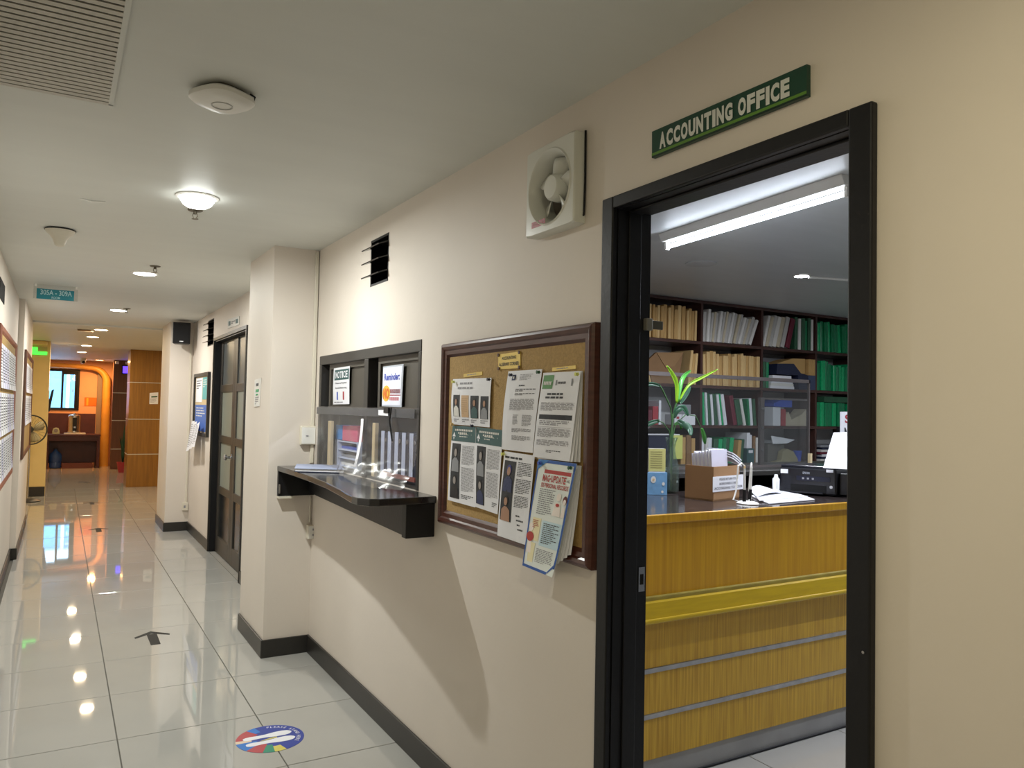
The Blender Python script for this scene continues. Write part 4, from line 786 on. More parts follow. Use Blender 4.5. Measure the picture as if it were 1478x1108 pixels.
S = Sheet([Vector((p.x, p.y, z)) for p, z in ((pa, ZT+.115), (pa+dn*L_, ZT+.115), (pa+dn*L_, ZT), (pa, ZT))], -nn, t=.001, nu=1, nv=1); S.o = t
ORG[t.name] = Vector(t.location)
S.oval('daisy_centre', .3, .32, .05, .05, M_tan2, .004); S.oval('daisy', .3, .32, .13, .15, M_paper2, .002); S.oval('daisy', .8, .5, .07, .08, M_paper2, .002); S.oval('daisy', .75, .85, .06, .06, M_paper2, .002)
t = thing('note_pad', 'yellow striped note pad standing in the blue daisy box', 'note pad', (pa.x, pa.y, ZT+.004)); pbx(pa+dn*.008+nn*.012, L_*.84, .03, ZT+.004, ZT+.235, 'pad', M_paper2, t)
S = Sheet([Vector((p.x, p.y, z)) for p, z in ((pa+dn*.008, ZT+.235), (pa+dn*(.008+L_*.84), ZT+.235), (pa+dn*(.008+L_*.84), ZT+.12), (pa+dn*.008, ZT+.12))], -nn, t=.001, nu=1, nv=1); S.q = [q_+nn*.011 for q_ in S.q]; S.mesh('cover', mat('straw_cover', 'C4C07A', .6), t)
S.rects('stripe', [(.1, .12+.1*k, .8, .16+.1*k) for k in range(8)], mat('straw_dark', '98945C', .6))
# pen stand
p1 = C(1079, 727); t = thing('pen_stand', 'white counter pen stand with two corded pens', 'pen stand', (p1.x, p1.y, ZT))
MB().lathe([(.048, 0), (.05, .004), (.044, .009), (.03, .013), (0, .014)], (p1.x, p1.y, ZT), (0, 0, 1), 28, 1.15, .9).build('base', M_white, t, smooth=True)
for k, (ox, lean) in enumerate(((-.022, -.0), (.012, .006))):
    a = Vector((p1.x+ox, p1.y, ZT+.012)); pn = MB().cyl(a, a+Vector((lean, 0, .055)), .009, .008).build('pen_socket', M_black, t, smooth=True); MB().cyl(a+Vector((lean, 0, .055)), a+Vector((lean*2, 0, .155)), .006, .005).build('pen_barrel', M_white, t, smooth=True)
    MB().cyl(a+Vector((lean*2, 0, .155)), a+Vector((lean*2, 0, .17)), .0055, .003).build('pen_cap', M_tan2 if k == 0 else M_white, t)
    MB().tube([a+Vector(v) for v in ((lean*2, 0, .165), (-.012+.03*k, .006, .178), (-.034+.05*k, .008, .165), (-.038+.05*k, .008, .12), (-.05+.05*k, .004, .05), (-.075+.085*k, -.004, .012), (-.05+.04*k, -.004, .004))], .004, 6).build('coil_cord', M_white, t, smooth=True)
# papers, small bottle, printer
for k, q in enumerate(([(1082, 716), (1148, 712), (1176, 722), (1110, 728)], [(1084, 710), (1120, 709), (1166, 719), (1096, 725)], [(1080, 709), (1102, 706), (1128, 715), (1092, 721)])):
    S = Sheet([C(*p) for p in q], (0, 0, 1), bow=lambda u, v, k=k: .006+.005*k+(.012*math.sin(3*u) if k == 2 else 0), t=.004, nu=4, nv=4); S.mesh('desk_paper', M_paper, label=('lowest', 'middle', 'curled topmost')[k]+' white sheet lying on the counter beside the pen stand', cat='paper', group='loose sheets on the counter')
p2 = C(1120, 713); t = thing('glue_bottle', 'small white tube lying upright beside the printer', 'tube', (p2.x, p2.y, ZT)); 
MB().lathe([(.017, 0), (.02, .01), (.022, .08), (.012, .09), (.01, .105)], (p2.x, p2.y, ZT), (0, 0, 1), 16, 1, .6).build('body', M_paper, t, smooth=True); B('label', M_inkl, t, p2.x-.012, p2.x+.012, p2.y-.0145, p2.y-.0138, ZT+.03, ZT+.07)
a, b2 = C(1125, 711), C(1207, 717.5); dx = (b2-a); dx.z = 0; PW = dx.length; dx.normalize(); dy_ = Vector((-dx.y, dx.x, 0)); dy_ = dy_ if dy_.dot(a) > 0 else -dy_
Mp = Matrix(((dx.x, dy_.x, 0, a.x), (dx.y, dy_.y, 0, a.y), (0, 0, 1, ZT), (0, 0, 0, 1)))
t = thing('printer', 'black inkjet printer at the right of the counter', 'printer', (a.x, a.y, ZT)); M_pr = mat('printer_black', '15161C', .25, var=.1); PH = .142
MB().box(0, PW, 0, .28, .006, PH, Mp).build('body', M_pr, t, bevel=.008); MB().box(.004, PW-.004, .01, .27, PH, PH+.012, Mp).build('scanner_lid', mat('printer_lid', '23252E', .2), t, bevel=.004)
MB().box(PW, PW+.07, .05, .26, .006, .12, Mp).build('ink_tank', M_pr, t, bevel=.005); MB().box(.06, PW-.05, -.004, .0, .015, .055, Mp).build('output_slot', M_dark, t); MB().box(.07, PW-.06, -.03, -.004, .012, .02, Mp).build('output_tray', M_pr, t)
MB().box(.09, PW-.03, -.003, 0, .075, .10, Mp).build('control_panel', mat('panel_gloss', '1F2230', .12), t)
for x_ in (.12, .145, .17): MB().box(x_, x_+.01, -.005, -.003, .083, .092, Mp).build('button', M_inkl, t)
S = Sheet([Mp @ Vector(v) for v in ((PW*.42, -.001, .122), (PW*.54, -.001, .122), (PW*.54, -.001, .110), (PW*.42, -.001, .110))], -dy_, t=.0005, nu=1, nv=1); S.o = t; S.text('maker_lettering', 'EPSON', 0, 0, 1, 1, mat('badge_silver', '9EA2AA', .4), .02)
MB().box(.006, .045, -.002, 0, .108, .130, Mp).build('sticker', M_paper, t); MB().box(PW-.05, PW-.015, -.002, 0, PH-.016, PH-.002, Mp).build('sticker', M_paper, t); MB().cyl(Mp @ Vector((PW-.025, -.003, .05)), Mp @ Vector((PW-.025, 0, .05)), .008).build('badge', M_steel, t)
# sheet standing in the printer feeder
zl = ZT+PH+.012; bl_ = P(1188, 675, 'z', zl); br_ = P(1238, 678, 'z', zl); tl_2 = P(1203, 624, 'y', bl_.y+.05); tr_2 = P(1252, 622, 'y', br_.y+.05)
S = Sheet([tl_2, tr_2, br_, bl_], (-.5, -.8, .2), t=.001); S.mesh('feed_sheet', M_paper, label='blank white sheet standing in the printer paper feed', cat='paper')
# strict notice
S = Sheet([P(1213, 594, 'y', 3.3), P(1290, 594, 'y', 3.3), P(1290, 660, 'y', 3.3), P(1213, 660, 'y', 3.3)], (0, -1, 0), t=.004, nu=1, nv=1)
S.mesh('strict_sign', M_paper, label='white standing sign with red STRICTLY and black NO lettering', cat='sign'); S.text('lettering', 'STRICTLY', .08, .06, .92, .25, M_red, .03); S.text('lettering', 'NO', .07, .34, .30, .72, M_pd, .03); S.lines('small_text', .36, .38, .9, .68, 4, M_pd, .5, .2)
p_ = P(1213, 660, 'y', 3.3); q_ = P(1290, 660, 'y', 3.3); B('sign_post', M_black, S.o, p_.x-.001, q_.x, 3.306, 3.33, ZT+.09, p_.z+.2)
# rear cabinet and acrylic barrier
rc = thing('rear_cabinet', 'low dark cabinet behind the counter carrying the acrylic screen', 'cabinet', (3.6, 3.6, 0)); x0_, x1_ = 2.3, 5.2
B('top', M_wf, rc, x0_, x1_, 3.2, 3.75, 1.145, 1.175, bevel=.003); B('back', M_wf, rc, x0_, x1_, 3.73, 3.75, 0, 1.145)
for x in (x0_, 3.1, 3.95, x1_-.025): B('upright', M_wf, rc, x, x+.025, 3.22, 3.73, 0, 1.145)
B('mid_shelf', M_wf, rc, x0_+.025, x1_-.025, 3.24, 3.73, .75, .775)
ab = thing('acrylic_screen', 'clear acrylic screen with framed edges standing behind the counter', 'screen', (3.55, 3.4, 1.175)); sx0, sx1 = 2.75, 4.245
B('panel', M_acr, ab, sx0, sx1, 3.398, 3.402, 1.176, 1.735); M_ae = mat('acrylic_edge', '5A5452', .2, var=.1)
B('top_edge', M_ae, ab, sx0, sx1, 3.392, 3.408, 1.715, 1.737); B('end_edge', M_ae, ab, sx1-.008, sx1, 3.392, 3.408, 1.176, 1.737); B('foot_rail', M_ae, ab, sx0, sx1, 3.385, 3.415, 1.1755, 1.19)
bx0, bx1 = P(1096, 600, 'y', 3.44).x, P(1152, 600, 'y', 3.44).x
B('inner_frame', M_ae, ab, bx0, bx0+.035, 3.43, 3.45, 1.176, 1.60); B('inner_frame', M_ae, ab, bx0, bx1+.09, 3.43, 3.45, 1.60, 1.612); B('inner_panel', M_acr, ab, bx0+.035, bx1+.09, 3.438, 3.442, 1.176, 1.60)
for z in (1.28, 1.42, 1.54): MB().cyl((bx0+.015, 3.43, z), (bx0+.015, 3.424, z), .008).build('stud', M_steel, ab)
p_ = P(1169, 662, 'y', 3.36); box(p_.x-.008, p_.x+.010, 3.35, 3.37, 1.175, p_.z+.035).build('wooden_stick', mat('pale_wood', 'D8C49A', .6), label='short pale wooden stick standing at the end of the acrylic screen', cat='stick')
# ================================================================ BOOKSHELF
SY0, SY1 = 4.85, 5.215; XS = [3.23, 3.962, 4.695, 5.427, 6.158, 6.89, 7.62]; ZS = [.72, 1.075, 1.405, 1.745, 2.115, 2.44]
bs = thing('bookshelf', 'wall-wide dark wood bookshelf packed with files at the back of the office', 'bookshelf', (5.4, 5.03, 0)); th = .025
for z in [.05]+ZS: B('shelf_board', M_shelf, bs, XS[0], XS[-1], SY0, SY1, z-th if z < 2.4 else z-.0, z if z < 2.4 else z+.024, bevel=.002)
for x in XS: B('divider', M_shelf, bs, x-.0125, x+.0125, SY0+.004, SY1, 0, 2.44)
B('lower_front', M_shelf, bs, XS[0], XS[-1], SY0+.01, SY0+.03, .05, .695)
FCACHE = {}
def folder(x, z, w, h, m_, lean=0., dep=.26, yoff=0., label='', group='', nm='file_folder', cat='folder', pages=True, open_=.0):
    k = (m_.name, pages)
    if k not in FCACHE:       # unit folder: bottom-left-front at origin, x 0..1, y 0..1, z 0..1: cover with rounded spine, pages recessed inside
        b = MB(); s_ = .14; e = .06
        b.prism([(0, 1), (0, .02), (.2, 0), (.8, 0), (1, .02), (1, 1), (1-s_, 1), (1-s_, .05), (s_, .05), (s_, 1)], 0, 1, 'z')
        b.cur = 1; b.box(s_, 1-s_, .05, .985, .0, .955)
        me_o = b.build('file_folder', [m_, M_paper2 if pages else m_]); FCACHE[k] = me_o.data; off = ORG[me_o.name]; FCACHE[(k, 'o')] = off.copy(); bpy.data.objects.remove(me_o)
    me = FCACHE[k]; off = FCACHE[(k, 'o')]
    o = bpy.data.objects.new(nm, me); COL.objects.link(o)
    Mx = Matrix.Translation((x, SY0-.006+yoff, z+.0008)) @ Matrix.Rotation(lean, 4, 'Y') @ Matrix.Diagonal((w, dep, h, 1)) @ Matrix.Translation(off)
    o.matrix_world = Mx; return tag(o, label, cat, group)
RN = random.Random(11)
CNAME = {}
def row(x0, x1, z, h, mats, place, lean=(0, 0), wr=(.025, .045), dep=.26, pages=True, hj=.02, nm='file_folder', cat='folder'):
    x = x0+(h*1.1*math.sin(-lean[0])+.006 if lean[0] < 0 else 0); k = 0; lp = lean[0]
    while True:
        w = RN.uniform(*wr); f = (x-x0)/(x1-x0); ln = lean[0]+(lean[1]-lean[0])*f+RN.uniform(-.008, .008); hh_ = h+RN.uniform(-hj, hj); wx = w/max(.5, math.cos(ln))
        if k: x += max(0, 1.08*h*(math.sin(lp)-math.sin(ln)))
        lp = ln
        if x+wx+(hh_*math.sin(ln) if ln > 0 else 0) > x1: break
        zz = z+.0008+(w*math.sin(ln) if ln > 0 else 0); m_ = mats[k % len(mats)]
        folder(x, zz, w, hh_, m_, ln, dep, RN.uniform(0, .02), '%s folder, %s from left %s' % (CNAME[m_.name], nth(k), place), 'folders '+place, nm, cat, pages); x += wx+.003; k += 1
    return x
CNAME.update({M_tan.name: 'tan', M_tan2.name: 'pale manila', M_paper2.name: 'white', M_paper.name: 'white', M_green.name: 'green', M_green2.name: 'dark green', M_green3.name: 'bright green', M_kraft.name: 'brown'})
z1_, z2_, z3_, z4_ = 2.115, 1.745, 1.405, 1.075
A, Bb, Cc, D, E_ = XS[1]+.015, XS[2]+.015, XS[3]+.015, XS[4]+.015, XS[5]-.015
row(A, XS[2]-.015, z1_, .265, [M_tan, M_tan2, M_tan], 'in the left bay of the top shelf', (0, .02), (.022, .038), pages=False)
M_gw = mat('grey_white_board', 'B9B7B2', .7, var=.08); M_gw2 = mat('cream_board', 'C2B79E', .7, var=.08); CNAME.update({M_gw.name: 'grey-white', M_gw2.name: 'cream'})
row(Bb, XS[3]-.015, z1_, .26, [M_gw, M_paper2, M_gw, M_gw2], 'in the leaning row of the top shelf', (.06, .5), (.022, .036))
row(Cc, Cc+.36, z1_, .29, [M_paper2, M_gw2, M_gw], 'before the maroon one on the top shelf', (.26, .28), (.03, .05), hj=.01)
x = Cc+.285; folder(x, z1_+.0155, .055, .28, M_maroon, .28, label='maroon folder leaning on the top shelf between white and green folders')
row(x+.14, XS[4]-.015, z1_, .285, [M_green2, M_paper2, M_green2, M_green], 'after the maroon one on the top shelf', (0, 0), (.03, .045))
row(D, E_, z1_, .275, [M_green3, M_green, M_green], 'in the right bay of the top shelf', (-.02, -.13), (.035, .055))
row(A+.02, A+.2, z2_, .26, [M_tan, M_tan2], 'at the left end of the second shelf', (-.35, -.42), (.022, .035), pages=False)
# broad kraft envelope
t = thing('kraft_envelope', 'broad brown kraft envelope leaning open on the second shelf', 'envelope', (A+.37, SY0, z2_))
MB().prism([(A+.22, z2_+.001), (A+.50, z2_+.001), (A+.55, z2_+.27), (A+.26, z2_+.255), (A+.15, z2_+.17)], SY0+.05, SY0+.075, 'y').build('pouch', M_kraft, t); MB().prism([(A+.26, z2_+.25), (A+.55, z2_+.268), (A+.45, z2_+.15), (A+.36, z2_+.13)], SY0+.044, SY0+.05, 'y').build('flap', mat('kraft_light', '96754F', .8), t)
row(A+.56, XS[2]-.015, z2_, .27, [M_tan2, M_tan], 'after the kraft envelope on the second shelf', (.12, .05), (.022, .032), pages=False)
row(Bb, XS[3]-.015, z2_, .275, [M_tan2, M_tan2, M_tan], 'in the manila row of the second shelf', (-.03, .0), (.022, .04), pages=False)
folder(Cc, z2_, .035, .235, M_green2, 0, label='single dark green folder at the left of the third bay on the second shelf'); folder(Cc+.038, z2_, .03, .23, M_green, 0, label='single bright green folder beside the dark green one on the second shelf')
for k in range(5): box(Cc+.10+.008*k, Cc+.42-.01*k, SY0+.01, SY0+.24, z2_+.0005+.024*k, z2_+.024+.024*k).build('paper_ream', (M_paper, M_paper2, M_paper, M_gw2, M_paper)[k], label=('lowest', 'second lowest', 'middle', 'second highest', 'topmost')[k]+' bundle in the pile of papers beside the navy box file', cat='papers', group='paper pile on the second shelf')
t = thing('box_file', 'navy box file with a slanted side on the second shelf', 'box file', (Cc+.56, SY0, z2_)); zz = z2_+.001
MB().prism([(Cc+.47, zz), (Cc+.60, zz), (Cc+.60, zz+.135), (Cc+.50, zz+.15), (Cc+.40, zz+.235), (Cc+.18, zz+.225), (Cc+.17, zz+.13), (Cc+.46, zz+.13)], SY0, SY0+.24, 'y').build('case', M_navy, t); B('spine', mat('slate_blue', '3E4A66', .5), t, Cc+.602, Cc+.70, SY0, SY0+.24, zz, zz+.135)
for k in range(3): folder(Cc+.604+.031*k, zz+.1355, .03, .15, M_tan, 0, label=nth(k)+' from left of the short tan files standing on the navy box file', group='tan files on the navy box file', pages=False)
MB().prism([(Cc+.20, zz+.2265), (Cc+.40, zz+.236), (Cc+.50, zz+.152), (Cc+.59, zz+.15), (Cc+.59, zz+.29), (Cc+.42, zz+.285)], SY0+.03, SY0+.2, 'y').build('tan_wallet', M_tan, label='wide tan document wallet lying over the navy box file', cat='wallet')
row(D, D+.22, z2_, .27, [M_green, M_green3, M_green], 'beside the navy box file, second shelf', (.0, -.02), (.04, .06)); row(D+.235, E_, z2_, .245, [M_green3, M_green, M_green3], 'at the right end of the second shelf', (.0, .0), (.035, .05))
# third row
for (a, c, h, m_, lab, cat, dp) in ((A+.12, A+.18, .12, M_maroon, 'dark red box standing on the third shelf behind the plant', 'box', .15), (A+.185, A+.245, .15, M_red, 'bright red box standing on the third shelf behind the plant', 'box', .15), (A+.25, A+.275, .20, M_paper, 'thin white box on the third shelf behind the plant', 'box', .15), (A+.42, A+.50, .09, M_paper, 'small white carton with red mark on the third shelf', 'box', .12), (A+.505, A+.65, .09, M_paper, 'wide white carton on the third shelf', 'box', .12), (A+.45, A+.60, .08, M_pg, 'grey photo card resting on the white cartons', 'card', .01)):
    z = z3_ if cat == 'box' else z3_+.0915
    o = box(a, c, SY0, SY0+dp, z+.0005, z+h).build('carton' if cat == 'box' else 'photo_card', m_, label=lab, cat=cat, bevel=.003)
    if 'mark' in lab: B('mark', M_red, o, a+.02, a+.05, SY0-.001, SY0, z+.05, z+.07)
row(A+.0, A+.09, z3_, .26, [M_green2], 'at the left end of the third shelf', (0, 0), (.03, .04))
row(Bb, Bb+.34, z3_, .27, [M_green3, M_paper, M_green2, M_paper, M_green2, M_paper], 'before the maroon one on the third shelf', (-.05, -.22), (.018, .04), hj=.008)
folder(Bb+.365, z3_, .045, .26, M_maroon, -.22, label='maroon folder leaning on the third shelf behind the acrylic'); folder(Bb+.42, z3_, .06, .225, M_green2, -.22, label='dark green folder right of the leaning maroon one on the third shelf'); folder(Bb+.49, z3_, .03, .235, M_paper2, -.24, label='thick white folder with curled sheets on the third shelf'); row(Bb+.53, XS[3]-.03, z3_, .225, [M_green, M_paper, M_green2], 'after the curled white folder, third shelf', (-.12, -.1), (.02, .035))
for (a, c, h, m_, lab, nm) in ((Cc+.13, Cc+.23, .17, M_paper, 'white paper wallet standing on the third shelf behind the acrylic', 'paper_wallet'), (Cc+.235, Cc+.30, .155, M_red, 'red case standing on the third shelf behind the acrylic', 'red_case')): box(a, c, SY0, SY0+.2, z3_+.0005, z3_+h).build(nm, m_, label=lab, cat='folder', bevel=.004)
MB().prism([(Cc+.14, z3_+.176), (Cc+.38, z3_+.172), (Cc+.38, z3_+.235), (Cc+.28, z3_+.25), (Cc+.14, z3_+.205)], SY0, SY0+.2, 'y').build('blue_packet', M_blue, label='bright blue packet lying on the white wallet and red case', cat='packet')
MB().prism([(Cc+.31, z3_+.001), (Cc+.60, z3_+.001), (Cc+.60, z3_+.16), (Cc+.54, z3_+.11), (Cc+.40, z3_+.06), (Cc+.36, z3_+.13), (Cc+.32, z3_+.10)], SY0+.02, SY0+.16, 'y').build('crumpled_papers', M_gw2, label='heap of crumpled cream papers on the third shelf', cat='papers')
row(D-.0, D+.42, z3_, .225, [M_green, M_green3, M_green], 'under the lying green box file', (0, 0), (.045, .065), hj=.003); box(D+.09, D+.45, SY0-.01, SY0+.22, z3_+.2315, z3_+.285).build('green_box_file', M_green2, label='green box file lying flat on the row of green folders', cat='box file', bevel=.004); row(D+.46, E_, z3_, .20, [M_green3, M_green], 'beyond the lying green box file', (0, 0), (.04, .06))
# fourth row
for k in range(1): box(A+.15, A+.42, SY0, SY0+.2, z4_+.0005, z4_+.245).build('dark_file_box', M_navy, label='dark slate file box on the fourth shelf behind the vase', cat='box', bevel=.004)
box(A+.10, A+.47, SY0-.01, SY0+.2, z4_+.2455, z4_+.255).build('lying_sheet', M_paper, label='white sheet lying on the dark slate file box', cat='paper')
S = Sheet([(A+.40, SY0-.012, z4_+.245), (A+.50, SY0-.012, z4_+.245), (A+.50, SY0-.012, z4_+.05), (A+.40, SY0-.012, z4_+.05)], (0, -1, 0), t=.002, nu=1, nv=1); S.mesh('lime_card', M_yel, label='yellow-green card hanging at the fourth shelf behind the vase', cat='card')
row(A+.505, XS[2]-.015, z4_, .235, [M_tan, M_kraft], 'beside the yellow-green card, fourth shelf', (0, 0), (.04, .06), pages=False)
row(Bb, Bb+.13, z4_, .22, [M_paper, M_paper2], 'above the cardboard box, fourth shelf', (0, .05), (.03, .045)); row(Bb+.135, Bb+.40, z4_, .215, [M_green2, M_green3, M_green], 'in the green row of the fourth shelf', (.06, .12), (.035, .055), hj=.006); row(Bb+.415, Bb+.52, z4_, .205, [M_tan, M_green2, M_paper], 'after the green row, fourth shelf', (.1, .12), (.03, .04))
o = box(Bb+.53, Bb+.62, SY0-.006, SY0+.2, z4_+.0005, z4_+.13).build('teal_file', M_teal, label='teal magazine file with white label on the fourth shelf', cat='box file', bevel=.003); B('spine_label', M_paper, o, Bb+.548, Bb+.60, SY0-.007, SY0-.006, z4_+.09, z4_+.115)
row(Bb+.53, Bb+.61, z4_+.1305, .12, [M_paper], 'rising out of the teal magazine file', (0, 0), (.03, .04)); row(Bb+.625, XS[3]-.015, z4_, .235, [M_kraft, M_paper2], 'after the teal magazine file, fourth shelf', (0, 0), (.025, .04))
S = Sheet([(Cc+.13, SY0+.02, z4_+.24), (Cc+.42, SY0, z4_+.205), (Cc+.30, SY0-.02, z4_+.175), (Cc+.13, SY0, z4_+.17)], (0, -.6, .8), t=.004, nu=3, nv=3); S.mesh('folded_sheet', M_paper, label='white folded sheet jutting from the fourth shelf behind the acrylic', cat='paper')
box(Cc+.10, Cc+.32, SY0+.03, SY0+.2, z4_+.0005, z4_+.165).build('grey_file_box', mat('dim_grey_box', '6A665F', .6), label='grey file box under the white folded sheet', cat='box', bevel=.004)
MB().prism([(Cc+.12, z4_+.001), (Cc+.42, z4_+.001), (Cc+.42, z4_+.03), (Cc+.36, z4_+.10), (Cc+.28, z4_+.125), (Cc+.22, z4_+.10), (Cc+.2, z4_+.02), (Cc+.12, z4_+.012)], SY0-.04, SY0+.02, 'y').build('cap', mat('khaki_cloth', '9A9272', .8), label='khaki cap lying on the fourth shelf behind the acrylic', cat='cap', bevel=.006)
MB().lathe([(.03, 0), (.04, .1), (.037, .1), (.028, .006)], (Cc+.52, SY0+.05, z4_+.001), (0, 0, 1), 20).build('blue_cup', M_blue, smooth=True, label='blue plastic cup on the fourth shelf behind the acrylic', cat='cup')
for k in range(7): box(D+.05+.012*(k % 3), D+.40-.01*(k % 2), SY0+.0, SY0+.22, z4_+.0005+.022*k, z4_+.022*(k+1)).build('stacked_book', (M_paper2, M_navy, M_paper, M_maroon, M_paper2, M_navy, M_pg)[k], label=('bottom', 'second', 'third', 'fourth', 'fifth', 'sixth', 'top')[k]+' item of the book stack behind the printer sheet', cat='book', group='book stack behind the printer', bevel=.002)
# ================================================================ OFFICE CEILING FITTINGS
ta, tb_ = P(1221, 279, 'z', ZC-.068), P(964, 356, 'z', ZC-.068); tm = (ta+tb_)/2; tl_ = (tb_-ta).length; an = math.atan2(-(tb_-ta).x, (tb_-ta).y)
t = thing('tube_light', 'white fluorescent tube fixture on the office ceiling', 'light', (tm.x, tm.y, ZC-.085)); Mt = Matrix.Translation((tm.x, tm.y, ZC)) @ Matrix.Rotation(an, 4, 'Z')
MB().prism([(-.05, 0), (.05, 0), (.03, -.042), (-.03, -.042)], -tl_/2-.02, tl_/2+.02, 'y', Mt).build('housing', M_white, t, bevel=.003)
for y in (-tl_/2-.008, tl_/2+.008): MB().box(-.012, .012, y-.008, y+.008, -.085, -.042, Mt).build('lamp_holder', M_white, t, bevel=.002)
MB().cyl(ta, tb_, .0105, n=16).build('tube', mat('tube_glow', 'EAF2FF', .4, emit=16, var=0), t, smooth=True)
l = bpy.data.lights.new('tube_lamp', 'AREA'); l.shape = 'RECTANGLE'; l.size = .012; l.size_y = tl_-.02; l.energy = TUBE_W; l.color = rgb('EEF3FF'); lo = bpy.data.objects.new('tube_lamp', l); COL.objects.link(lo); lo.parent = t; lo.location = (0, 0, .0055); lo.rotation_euler = (0, 0, an)
t2 = thing('tube_light', 'second fluorescent tube fixture of the office, right of the doorway view', 'light', (5.0, 1.72, ZC-.085))
B('housing', M_white, t2, 4.36, 5.64, 1.67, 1.77, ZC-.042, ZC, bevel=.003); MB().cyl((4.4, 1.72, ZC-.068), (5.6, 1.72, ZC-.068), .0105, n=16).build('tube', MATS['tube_glow'], t2, smooth=True)
for x in (4.39, 5.61): B('lamp_holder', M_white, t2, x-.008, x+.008, 1.708, 1.732, ZC-.085, ZC-.042)
l = bpy.data.lights.new('tube_lamp', 'AREA'); l.shape = 'RECTANGLE'; l.size = 1.18; l.size_y = .012; l.energy = TUBE_W*1.6; l.color = rgb('EEF3FF'); lo = bpy.data.objects.new('tube_lamp', l); COL.objects.link(lo); lo.parent = t2; lo.location = (0, 0, .0055)
downlight(4.376, 3.573, 'small bright downlight on the office ceiling', 'F4F7FF', TUBE_W*.5, r=.045, em=25)
MB().cyl((4.43, 3.56, ZC-.008), (5.6, 3.25, ZC-.008), .009, n=8).build('ceiling_conduit', M_white, label='white conduit running from the office downlight across the ceiling', cat='conduit', smooth=True)
MB().lathe([(.10, 0), (.10, -.006), (.085, -.008), (0, -.009)], (3.532, 3.666, ZC), (0, 0, 1), 32).build('blank_cover', mat('cover_grey', 'C4C6C6', .5), smooth=True, label='round blank cover plate on the office ceiling', cat='cover plate')
# ================================================================ FAR LOBBY
M_pan = mat('ochre_panel', '7E5310', .35, h2='93651C', scale=3, stretch=(14, 14, .8), coat=.2); M_strip = mat('pale_strip', 'C9C4B8', .35, metal=.3)
t = thing('wood_pillar', 'wood-panelled pillar with silver strips at the end of the corridor', 'pillar', (1.42, 15.6, 0)); px0, px1, py0, py1 = 1.07, 1.80, 15.3, 15.9
zz = [0, .575, 1.2, 1.855, 2.445]
for k in range(4): B('wood_panel', M_pan, t, px0, px1, py0, py1, zz[k]+(.012 if k else 0), zz[k+1]-.0, bevel=.003)
for k in range(1, 4): B('silver_strip', M_strip, t, px0-.004, px1+.004, py0-.004, py1+.004, zz[k], zz[k]+.012)
S = Sheet([P(a, c, 'y', py0-.002) for a, c in ((216, 567), (228.5, 566), (228, 583), (215.5, 583))], (0, -1, 0), t=.001, nu=1, nv=1); S.mesh('posted_sheet', M_paper, label='small white sheet taped to the wood-panelled pillar', cat='paper'); S.rects('print', [(.2, .3, .9, .42)], M_green2); S.lines('body_text', .1, .5, .9, .9, 5, M_inkl, .4, .2)
# dark panelled wall with clock
t = thing('wood_wall_panel', 'dark wood panelled wall section at the far end behind the pillar', 'panel', (1.7, 19.6, 0)); M_dpan = mat('brown_panel', '6A4226', .4, var=.15, scale=3, stretch=(14, 14, .8)); zz = [0, .46, 1.10, 1.72, 2.445]
for k in range(4): B('wood_panel', M_dpan, t, 1.03, 2.4, 19.5, 19.7, zz[k], zz[k+1]-.006)
for z in zz[1:4]: B('silver_strip', M_strip, t, 1.025, 2.4, 19.49, 19.5, z-.016, z)
t = thing('digital_clock', 'black digital clock with glowing violet display on the far panel', 'clock', (1.32, 19.48, 2.17)); c0 = P(176, 527, 'y', 19.47); c1 = P(191, 540, 'y', 19.47)
B('case', M_black, t, c0.x, c1.x+.12, 19.455, 19.49, c1.z, c0.z, bevel=.004); B('display', mat('violet_display', '4A30E0', .4, emit=4, var=.3, scale=60), t, c0.x+.02, c1.x+.1, 19.452, 19.455, c1.z+.02, c0.z-.02)
for k in range(3): box(1.06+.2*k, 1.13+.22*k, 19.46, 19.49, 2.36, 2.42).build('white_device', M_white, label=('left', 'middle', 'right')[k]+'most of the small white boxes above the violet clock', cat='device', group='small white boxes above the clock', bevel=.004)
# curved yellow duct
M_duct = mat('ochre_duct', 'D39A3E', .45, var=.08); pth = [(-.9, 20.52, 2.33), (.35, 20.52, 2.31), (.62, 20.52, 2.29)]+[(.62+.33*math.sin(a), 20.52, 1.96+.33*math.cos(a)) for a in [math.pi/2*k/8 for k in range(1, 9)]]+[(.95, 20.52, 0)]
MB().tube(pth, [.055]*3+[.06+.004*k for k in range(8)]+[.095], 14).build('yellow_duct', M_duct, smooth=True, label='yellow pipe bending down the far orange wall', cat='pipe')
box(.76, .86, 20.6, 20.7, 0, 2.3).build('pilaster_shadow', mat('shadow_grey_brown', '8A7866', .6), label='grey-brown strip painted as an upright shadow beside the yellow pipe', cat='shadow_strip')  # box in a shadow tone, standing in for shade beside the pipe
